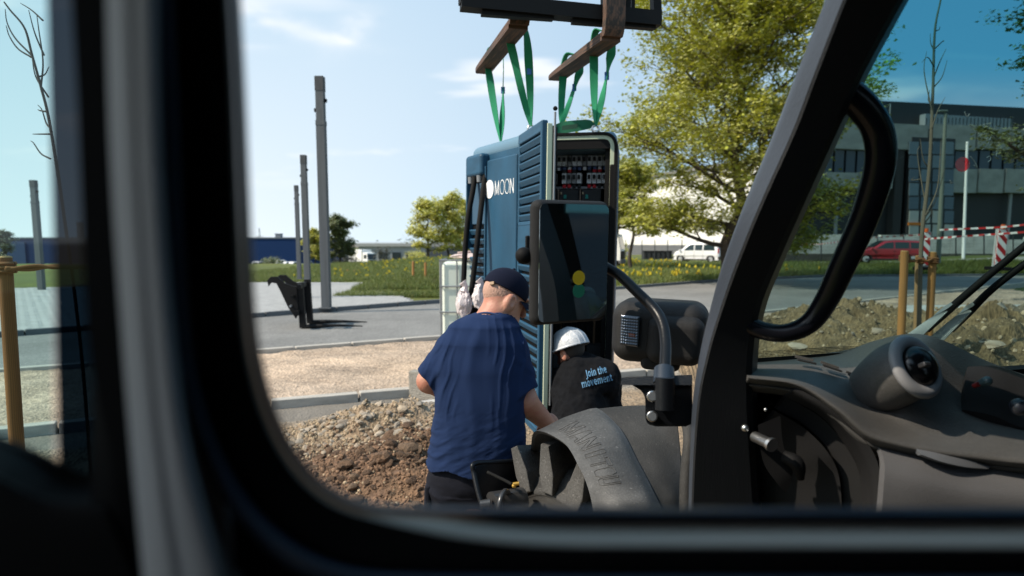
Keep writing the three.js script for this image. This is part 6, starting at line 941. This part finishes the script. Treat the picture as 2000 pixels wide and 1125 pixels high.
  add('stalk_knob', [rod(P(1908, 752, 1.50), P(1928, 744, 1.47), .007, .011, 14), new THREE.SphereGeometry(.011, 14, 10).translate(...P(1928, 744, 1.47).toArray())], M([.05, .085, .095], { roughness: .35 }), dash); add('red_mark', rod(P(1902, 754, 1.49), P(1911, 750, 1.48), .006, .006, 8), M([.16, .01, .01], { roughness: .4 }), dash); add('knob', new THREE.SphereGeometry(.02, 14, 10).translate(...P(1990, 795, 1.42).toArray()), M([.012, .014, .02], { roughness: .25 }), dash);
  add('steering_column', [tube([P(2330, 900, 1.5), P(2320, 800, 1.38), P(2330, 740, 1.27)], .05, 12, 12)], mat.black); { const c = P(2330, 720, 1.25); add('steering_wheel', [new THREE.TorusGeometry(.18, .016, 12, 40).rotateX(-1.1).translate(c.x + .05, c.y, c.z), barBetween(c.clone().add(V(-.12, 0, 0)), c.clone().add(V(.22, 0, 0)), .04, .02)], mat.black); }
  // door latch on the pillar
  add('striker_pin', [rod(P(1474, 853, 1.46), P(1506, 868, 1.40), .0125, .0125, 18), rod(P(1504, 867, 1.403), P(1509, 870, 1.395), .016, .016, 18)], mat.steel); add('hinge_bolt', new THREE.SphereGeometry(.009, 12, 8).translate(...P(1455, 836, 1.465).toArray()), mat.steel); add('hinge_bolt', new THREE.SphereGeometry(.004, 10, 8).translate(...P(1495, 800, 1.44).toArray()), mat.steel);
  add('latch_lever', [loft([[P(1480, 830, 1.46), P(1524, 812, 1.46), P(1524, 812, 1.48), P(1480, 830, 1.48)], [P(1490, 900, 1.45), P(1530, 870, 1.45), P(1530, 870, 1.475), P(1490, 900, 1.475)], [P(1515, 940, 1.44), P(1548, 912, 1.44), P(1548, 912, 1.47), P(1515, 940, 1.47)], [P(1534, 962, 1.44), P(1542, 952, 1.44), P(1542, 952, 1.46), P(1534, 962, 1.46)]], 16), tube([P(1530, 890, 1.45), P(1556, 905, 1.43), P(1564, 936, 1.43)], [.014, .018, .008], 10, 8)], mat.black);
  // mirror
  const mg = new THREE.Group(); mg.name = 'mirror'; { const w = P(1119, 513, 1.82); t.updateMatrixWorld(true); mg.position.copy(w.applyMatrix4(t.matrixWorld.clone().invert())); mg.rotation.y = .499 - .28; mg.rotation.x = .03; t.add(mg); }
  mesh('housing', rbox(.254, .350, .05, .024, 0, 0, -.02, 4), mat.plasticDark, mg);
  { const s = new THREE.Shape(), w = .116, h = .164, r = .022; s.moveTo(-w + r, -h); s.lineTo(w - r, -h); s.quadraticCurveTo(w, -h, w, -h + r); s.lineTo(w, h - r); s.quadraticCurveTo(w, h, w - r, h); s.lineTo(-w + r, h); s.quadraticCurveTo(-w, h, -w, h - r); s.lineTo(-w, -h + r); s.quadraticCurveTo(-w, -h, -w + r, -h); mesh('mirror_glass', new THREE.ExtrudeGeometry(s, { depth: .003, bevelEnabled: false }).translate(0, 0, .0045), mat.mirror, mg); }
  mesh('yellow_sticker_reflection', cyl(.0205, .0205, .001, 36).rotateX(Math.PI / 2).translate(.016, -.043, .0082), M([.72, .45, .01], { roughness: .5 }), mg); mesh('green_sticker_reflection', cyl(.0205, .0205, .001, 36).rotateX(Math.PI / 2).translate(.017, -.080, .0078), M([.02, .19, .10], { roughness: .5 }), mg); mesh('mirror_knob', new THREE.SphereGeometry(.024, 16, 12).translate(-.135, .02, -.045), mat.black, mg); mesh('mirror_pivot', [rbox(.08, .12, .05, .02, 0, 0, -.06)], mat.black, mg);  // both discs draw stickers seen in reflection onto the mirror glass
  add('mirror_arm', tube([[1180, 520, 1.93], [1210, 538, 1.92], [1246, 572, 1.88], [1278, 604, 1.84], [1294, 632, 1.80], [1300, 670, 1.75], [1299, 715, 1.69], [1298, 760, 1.64]].map(([a, b, d]) => P(a, b, d)), .0158, 60, 14), mat.blackGloss);
  add('mirror_bracket', [loft([[P(1214, 738, 1.62), P(1352, 732, 1.62), P(1352, 732, 1.74), P(1224, 736, 1.74)], [P(1212, 752, 1.60), P(1352, 752, 1.60), P(1352, 752, 1.74), P(1224, 750, 1.74)]], 2), loft([[P(1232, 750, 1.62), P(1352, 750, 1.62), P(1352, 750, 1.68), P(1240, 750, 1.68)], [P(1258, 772, 1.61), P(1352, 772, 1.61), P(1352, 772, 1.67), P(1262, 772, 1.67)], [P(1262, 822, 1.60), P(1352, 822, 1.60), P(1352, 822, 1.66), P(1264, 822, 1.66)], [P(1280, 833, 1.60), P(1340, 833, 1.60), P(1340, 833, 1.66), P(1282, 833, 1.66)]], 20), rod(P(1298, 738, 1.58), P(1298, 800, 1.57), .024, .024, 16)], mat.blackGloss);
  add('clamp_sleeve', rod(P(1297, 722, 1.64), P(1297, 752, 1.605), .026, .029, 18), M([.014, .022, .036], { roughness: .4 }));
  for (const y of [774, 813]) add('bolt', [rod(P(1274, y, 1.61), P(1274, y + .5, 1.575), .0105, .0105, 14), new THREE.TorusGeometry(.0115, .003, 8, 18).translate(...P(1274, y, 1.585).toArray())], mat.steel);
  // work lamp housing with indicator lens
  const lg = new THREE.Group(); lg.name = 'lamp_housing'; { const w = P(1284, 645, 2.02); mg.parent.updateMatrixWorld(true); lg.position.copy(w.applyMatrix4(t.matrixWorld.clone().invert())); lg.rotation.y = -.28 - .32; lg.rotation.z = -.03; t.add(lg); }
  mesh('housing', [rbox(.29, .195, .20, .055, .01, 0, 0, 6), rbox(.17, .15, .09, .04, .062, -.014, .085, 5), rbox(.12, .05, .2, .02, .02, -.09, -.01, 3)], M([.014, .014, .015], { roughness: .55, sp: .5, bumpMap: T.grain, bumpScale: .0014 }), lg);
  { const g = [], W = .058, Hh = .088; for (let i = 0; i < 7; i++) for (let j = 0; j < 10; j++) g.push(new THREE.ConeGeometry(.0066, .006, 4, 1).rotateX(Math.PI / 2).rotateZ(Math.PI / 4).translate(-W / 2 + (i + .5) * W / 7, -Hh / 2 + (j + .5) * Hh / 10, .006)); const f = (gg) => gg.rotateY(-.35).translate(-.074, .006, .102); mesh('indicator_lens', f(merge([rbox(W + .006, Hh + .006, .008, .003, 0, 0, -.001), ...g])), M([.11, .125, .15], { roughness: .16, metalness: .85 }), lg); mesh('indicator_bulb', f(rbox(.024, .010, .004, .002, .010, -.012, .0042)), M([.16, .04, .025], { roughness: .2 }), lg); }
  // front mudguard
  const lipRows = [[[1036, 880, 2.80], [1062, 872, 2.82], [1095, 862, 2.84], [1140, 848, 2.86], [1166, 846, 2.88]], [[1046, 842, 2.52], [1068, 832, 2.53], [1100, 816, 2.55], [1146, 800, 2.575], [1162, 797, 2.60]], [[1100, 864, 2.31], [1122, 856, 2.30], [1150, 843, 2.305], [1190, 832, 2.33], [1209, 834, 2.37]], [[1131, 912, 2.13], [1158, 906, 2.105], [1188, 899, 2.10], [1224, 894, 2.125], [1244, 898, 2.165]], [[1150, 958, 2.02], [1180, 955, 1.985], [1212, 951, 1.975], [1250, 948, 1.99], [1272, 952, 2.03]], [[1160, 1010, 1.95], [1194, 1010, 1.91], [1230, 1009, 1.895], [1272, 1007, 1.91], [1297, 1008, 1.95]], [[1164, 1080, 1.93], [1200, 1080, 1.885], [1240, 1080, 1.87], [1286, 1080, 1.88], [1312, 1080, 1.92]]];
  const mud = new THREE.Group(); mud.name = 'mudguard'; t.add(mud); const lip = surf(lipRows);
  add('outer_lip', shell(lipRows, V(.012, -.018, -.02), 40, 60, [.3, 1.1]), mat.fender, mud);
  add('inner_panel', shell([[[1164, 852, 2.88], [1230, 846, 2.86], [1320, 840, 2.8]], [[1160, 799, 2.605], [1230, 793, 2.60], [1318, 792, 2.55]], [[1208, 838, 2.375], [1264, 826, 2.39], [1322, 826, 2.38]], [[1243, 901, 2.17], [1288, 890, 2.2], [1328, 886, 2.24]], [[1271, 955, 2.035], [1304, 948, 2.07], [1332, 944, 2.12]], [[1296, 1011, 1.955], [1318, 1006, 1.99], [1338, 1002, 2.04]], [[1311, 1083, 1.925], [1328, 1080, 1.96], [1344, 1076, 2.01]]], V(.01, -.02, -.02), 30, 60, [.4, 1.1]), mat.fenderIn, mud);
  add('end_flange', tube([P(1318, 792, 2.5), P(1330, 800, 2.35), P(1340, 822, 2.2), P(1346, 860, 2.1)].concat([P(1340, 930, 2.05), P(1338, 1020, 2.0)]), .02, 30, 10), mat.fenderIn, mud);
  { // raised outlines of the lettering, laid on the lip
    const polys = { M: [[0, 0], [0, 1], [.22, 1], [.5, .45], [.78, 1], [1, 1], [1, 0], [.8, 0], [.8, .6], [.5, .1], [.2, .6], [.2, 0]], A: [[0, 0], [.32, 1], [.68, 1], [1, 0], [.78, 0], [.7, .25], [.3, .25], [.22, 0]], N: [[0, 0], [0, 1], [.22, 1], [.8, .32], [.8, 1], [1, 1], [1, 0], [.78, 0], [.2, .68], [.2, 0]], I: [[.3, 0], [.3, 1], [.7, 1], [.7, 0]], T: [[.4, 0], [.4, .8], [0, .8], [0, 1], [1, 1], [1, .8], [.6, .8], [.6, 0]], O: [[.2, 0], [0, .2], [0, .8], [.2, 1], [.8, 1], [1, .8], [1, .2], [.8, 0]], U: [[.2, 0], [0, .2], [0, 1], [.2, 1], [.2, .25], [.8, .25], [.8, 1], [1, 1], [1, .2], [.8, 0]] };
    const word = 'MANITOU', v0 = .255, v1 = .655, u0 = .20, u1 = .52; [...word].forEach((ch, i) => { const a = lerp(v0, v1, i / 7), b = lerp(v0, v1, (i + .82) / 7), pts = []; const pl = polys[ch]; for (let k = 0; k <= pl.length; k++) { const A = pl[k % pl.length], B = pl[(k + 1) % pl.length]; for (let s = 0; s < 3 && k < pl.length; s++) { const x = lerp(A[0], B[0], s / 3), y = lerp(A[1], B[1], s / 3); pts.push(lip(lerp(u0, u1, y), lerp(a, b, x))); } } pts.push(pts[0].clone()); const nrm = V(-.35, .6, .7).normalize(); add('embossed_letter', tube(pts.map((p) => p.addScaledVector(nrm, .0005)), .0017, pts.length * 3, 5, false), mat.fender, mud); }); }
  // wheel
  { const w = new THREE.Group(); w.name = 'wheel'; const c = P(1142, 1150, 2.60); c.y = .49; const al = .60; t.updateMatrixWorld(true); w.position.copy(c.clone().applyMatrix4(t.matrixWorld.clone().invert())); w.rotation.y = -Math.PI / 2 + al - .28; t.add(w); // local z = outward axis
    const prof = [[.28, .10], [.30, .145], [.33, .155], [.345, .15], [.355, .158], [.37, .155], [.375, .162], [.39, .158], [.41, .135], [.44, .11], [.465, .06], [.47, 0], [.465, -.06], [.44, -.11], [.40, -.14], [.36, -.155], [.28, -.10]].map(([r, z]) => new THREE.Vector2(r, z));
    mesh('tyre', new THREE.LatheGeometry(prof, 64).rotateX(Math.PI / 2), mat.tyre, w);
    const lug = new THREE.Shape([[-.030, .395], [-.042, .47], [-.022, .585], [.022, .585], [.042, .47], [.030, .395]].map(([x, y]) => new THREE.Vector2(x, y))); const lgGeo = new THREE.ExtrudeGeometry(lug, { depth: .17, bevelEnabled: true, bevelSize: .006, bevelThickness: .006, bevelSegments: 2 }); { const p = lgGeo.attributes.position; for (let i = 0; i < p.count; i++) { const z = p.getZ(i), a = z * .9, x = p.getX(i), y = p.getY(i); p.setXYZ(i, x * Math.cos(a) - y * Math.sin(a), x * Math.sin(a) + y * Math.cos(a), .172 - z); } lgGeo.computeVertexNormals(); }
    for (let i = 0; i < 16; i++) { const m = mesh('tread_lug', lgGeo, mat.tyre, w); m.rotation.z = i * Math.PI / 8 + .1; const m2 = mesh('tread_lug', lgGeo, mat.tyre, w); m2.rotation.set(0, Math.PI, i * Math.PI / 8 + .3); }
    mesh('rim', [new THREE.LatheGeometry([[.05, .02], [.2, .02], [.24, .06], [.29, .13], [.315, .14]].map(([r, z]) => new THREE.Vector2(r, z)), 40).rotateX(Math.PI / 2)], M([.35, .35, .34], { roughness: .5, side: THREE.DoubleSide }), w); }
  // axle guard before the wheel
  add('axle_guard', [tube([P(1034, 899, 2.85), P(960, 903, 2.7), P(926, 906, 2.62), P(926, 925, 2.6), P(935, 965, 2.55), P(948, 1010, 2.5), P(955, 1060, 2.48)], .011, 50, 8), shell([[[928, 908, 2.62], [1034, 901, 2.86]], [[938, 970, 2.56], [1034, 960, 2.86]], [[956, 1060, 2.5], [1040, 1050, 2.86]]], V(.01, 0, -.02), 6, 8)], mat.blackGloss);
  add('axle_hub', [rod(P(960, 985, 2.52), P(1020, 975, 2.6), .05, .05, 24), rod(P(968, 1010, 2.5), P(975, 970, 2.5), .014, .014, 10), new THREE.TorusGeometry(.052, .012, 10, 28).rotateY(1.2).translate(...P(985, 985, 2.5).toArray()), rod(P(938, 985, 2.5), P(958, 983, 2.5), .016, .02, 14)], M([.06, .06, .062], { roughness: .3, metalness: .5 })); add('hose_fitting', [rod(P(1002, 946, 2.55), P(1014, 944, 2.55), .008, .008, 10), new THREE.SphereGeometry(.010, 10, 8).translate(...P(1004, 949, 2.55).toArray())], M([.5, .30, .06], { roughness: .35, metalness: .6 })); add('hydraulic_hose', tube([P(952, 922, 2.62), P(985, 938, 2.58), P(1000, 946, 2.56)], .007, 16, 8), mat.rubber);
  // rest of the cab, mostly out of the picture
  const lb = (name, g, m) => mesh(name, g, m, t);
  lb('cab_roof', rbox(1.32, .10, 1.45, .04, .58, 2.48, 1.08), mat.black); lb('cab_floor', rbox(1.3, .10, 1.5, .03, .58, .92, .75), mat.black); lb('cab_side_wall', [box(.06, 1.06, 1.9, 1.22, 1.45, .75), box(.07, .5, .5, 1.22, 2.22, 1.4), box(.07, .5, .25, 1.22, 2.22, .55), box(.07, .5, .2, 1.22, 2.22, -.1)], mat.black); lb('side_window', box(.006, .46, 1.6, 1.235, 2.2, .8), mat.tint); lb('rear_pillar', rbox(.10, 1.5, .10, .02, -.02, 1.7, 1.72), mat.black); lb('rear_wall', box(1.25, .6, .05, .6, 1.2, 1.75), mat.black);
  lb('seat', [rbox(.5, .14, .5, .05, .62, 1.28, 1.05), rbox(.48, .62, .13, .05, .62, 1.66, 1.36), rbox(.28, .2, .1, .04, .62, 2.08, 1.4), rbox(.3, .25, .3, .03, .62, 1.08, 1.05)], mat.black); lb('front_bulkhead', box(1.2, .59, .05, .62, 1.225, -.16), mat.black); lb('lower_body', rbox(1.2, .5, 1.9, .05, .66, .72, .9), mat.black);
}
// ---------------------------------------------------------------- the window the viewer looks through
{
  const t = thing('cab_window_frame', 'out of focus black window frame with grey post close in the foreground', 'window frame', P(400, 900, .3));
  const add = (name, geo, m) => mesh(name, local(Array.isArray(geo) ? merge(geo) : geo, t), m, t);
  const edge = [[462, -160], [470, 0], [479, 160], [486, 330], [492, 480], [499, 600], [512, 700], [540, 800], [583, 885], [640, 945], [712, 978], [820, 988], [1000, 990], [1300, 991], [1700, 992], [2200, 993]];
  const sample = (s) => { const c = crv(edge, s), a = crv(edge, Math.max(0, s - .004)), b = crv(edge, Math.min(1, s + .004)), tx = b[0] - a[0], ty = b[1] - a[1], l = Math.hypot(tx, ty); return { x: c[0], y: c[1], nx: -ty / l, ny: tx / l }; }; // normal points outward (left, down)
  const strip = (prof, nu = 160, alt) => { const pts = prof.map(([o, d]) => [o, d]); return gridGeo((s, v) => { const e = sample(s), q = crv(pts, v); if (alt) { const w = crv(alt, v), k = smoothstep(s, .66, .84); q[0] = lerp(w[0], q[0], k); q[1] = lerp(w[1], q[1], k); } return P(e.x + e.nx * q[0], e.y + e.ny * q[0], q[1]); }, nu, Math.max(8, prof.length * 6)); };
  const sealM = M([.006, .014, .034], { roughness: .35, sp: .5 }), frM = M([.005, .005, .0055], { roughness: .7, sp: .25 });  // navy seal colour paints in a blue sky reflection
  add('window_seal', strip([[16, .345], [4, .335], [-1, .325], [2, .314], [12, .308], [22, .312], [28, .318]]), sealM);
  add('inner_ledge', strip([[26, .320], [31, .316], [40, .309], [58, .296], [72, .289], [78, .288]], 160, [[22, .2925], [23.5, .2922], [25, .292], [27, .2916], [29, .2912], [30, .291]]), M([.40, .355, .30], { roughness: .6, sp: .2 }));  // pale colour stands in for sun on the sill, narrowed up the left
  add('frame_face', strip([[77, .289], [84, .286], [120, .284], [135, .287]], 160, [[29, .2912], [45, .290], [110, .2855], [135, .287]]), frM);
  add('outer_seal', strip([[130, .288], [136, .281], [146, .277], [158, .278], [168, .284], [176, .288]]), M([.045, .065, .10], { roughness: .4, sp: .8 }));  // blue-grey base colour stands in for the highlight along this seal
  add('frame_outer_face', strip([[172, .289], [230, .286], [330, .286]]), frM);
  const post = surf([[[205, -120, .2775], [222, -120, .2715], [244, -120, .268], [258, -120, .2685], [276, -120, .266], [296, -120, .268], [312, -120, .284]], [[216, 300, .2775], [236, 300, .2715], [258, 300, .268], [270, 300, .2685], [288, 300, .266], [308, 300, .268], [322, 300, .284]], [[238, 650, .2775], [258, 650, .2715], [280, 650, .268], [294, 650, .2685], [312, 650, .266], [332, 650, .268], [348, 650, .284]], [[258, 900, .2775], [280, 900, .2715], [304, 900, .268], [320, 900, .2685], [342, 900, .266], [368, 900, .268], [388, 900, .284]], [[282, 1160, .2775], [308, 1160, .2715], [338, 1160, .268], [362, 1160, .2685], [400, 1160, .266], [440, 1160, .268], [470, 1160, .284]]]);
  add('grey_post', shell(post, V(0, 0, -.02), 36, 40), M([.46, .46, .47], { roughness: .6, sp: .4 }));
  add('black_post', shell([[[160, -120, .292], [190, -120, .288], [214, -120, .290]], [[172, 300, .292], [200, 300, .288], [224, 300, .290]], [[184, 650, .292], [216, 650, .288], [246, 650, .290]], [[170, 1160, .292], [230, 1160, .288], [296, 1160, .290]]], V(0, 0, -.03), 8, 20), frM);
  add('lower_sill', shell([[[-120, 880, .296], [-20, 918, .296], [40, 950, .296], [100, 974, .296], [200, 984, .296]], [[-120, 940, .286], [-20, 960, .286], [40, 985, .286], [100, 1005, .286], [210, 1010, .286]], [[-120, 1240, .284], [-20, 1240, .284], [40, 1240, .284], [100, 1240, .284], [300, 1240, .284]]], V(0, 0, -.03), 24, 10), frM);
  add('clear_pane', gridGeo((u, v) => P(lerp(-160, 104, u), lerp(-160, 1010, v), .325), 2, 2), mat.pane);
  add('tinted_pane', gridGeo((u, v) => P(lerp(lerp(88, 118, v), lerp(178, 200, v), u), lerp(-160, 1010, v), .320), 4, 4), mat.smoke);
  // the dark cab around the viewer, behind and above the lens
  const w = (name, g) => mesh(name, local(g, t), M([.008, .008, .009], { roughness: .9 }), t);
  w('cab_roof', box(2.6, .06, 1.75, .25, 2.52, .55)); w('cab_back_wall', box(2.6, 1.7, .06, .25, 1.66, 1.42)); w('cab_left_wall', box(.06, 1.0, 1.5, -1.05, 1.3, .66)); w('cab_right_wall', box(.06, 1.7, 1.5, 1.55, 1.66, .66)); w('cab_floor', box(2.6, .06, 1.75, .25, .78, .55)); w('door_lower_panel', box(2.4, .62, .05, .3, 1.12, -.30)); w('header_panel', box(2.6, .12, .05, .25, 2.45, -.32));
}
renderer.render(scene, camera);
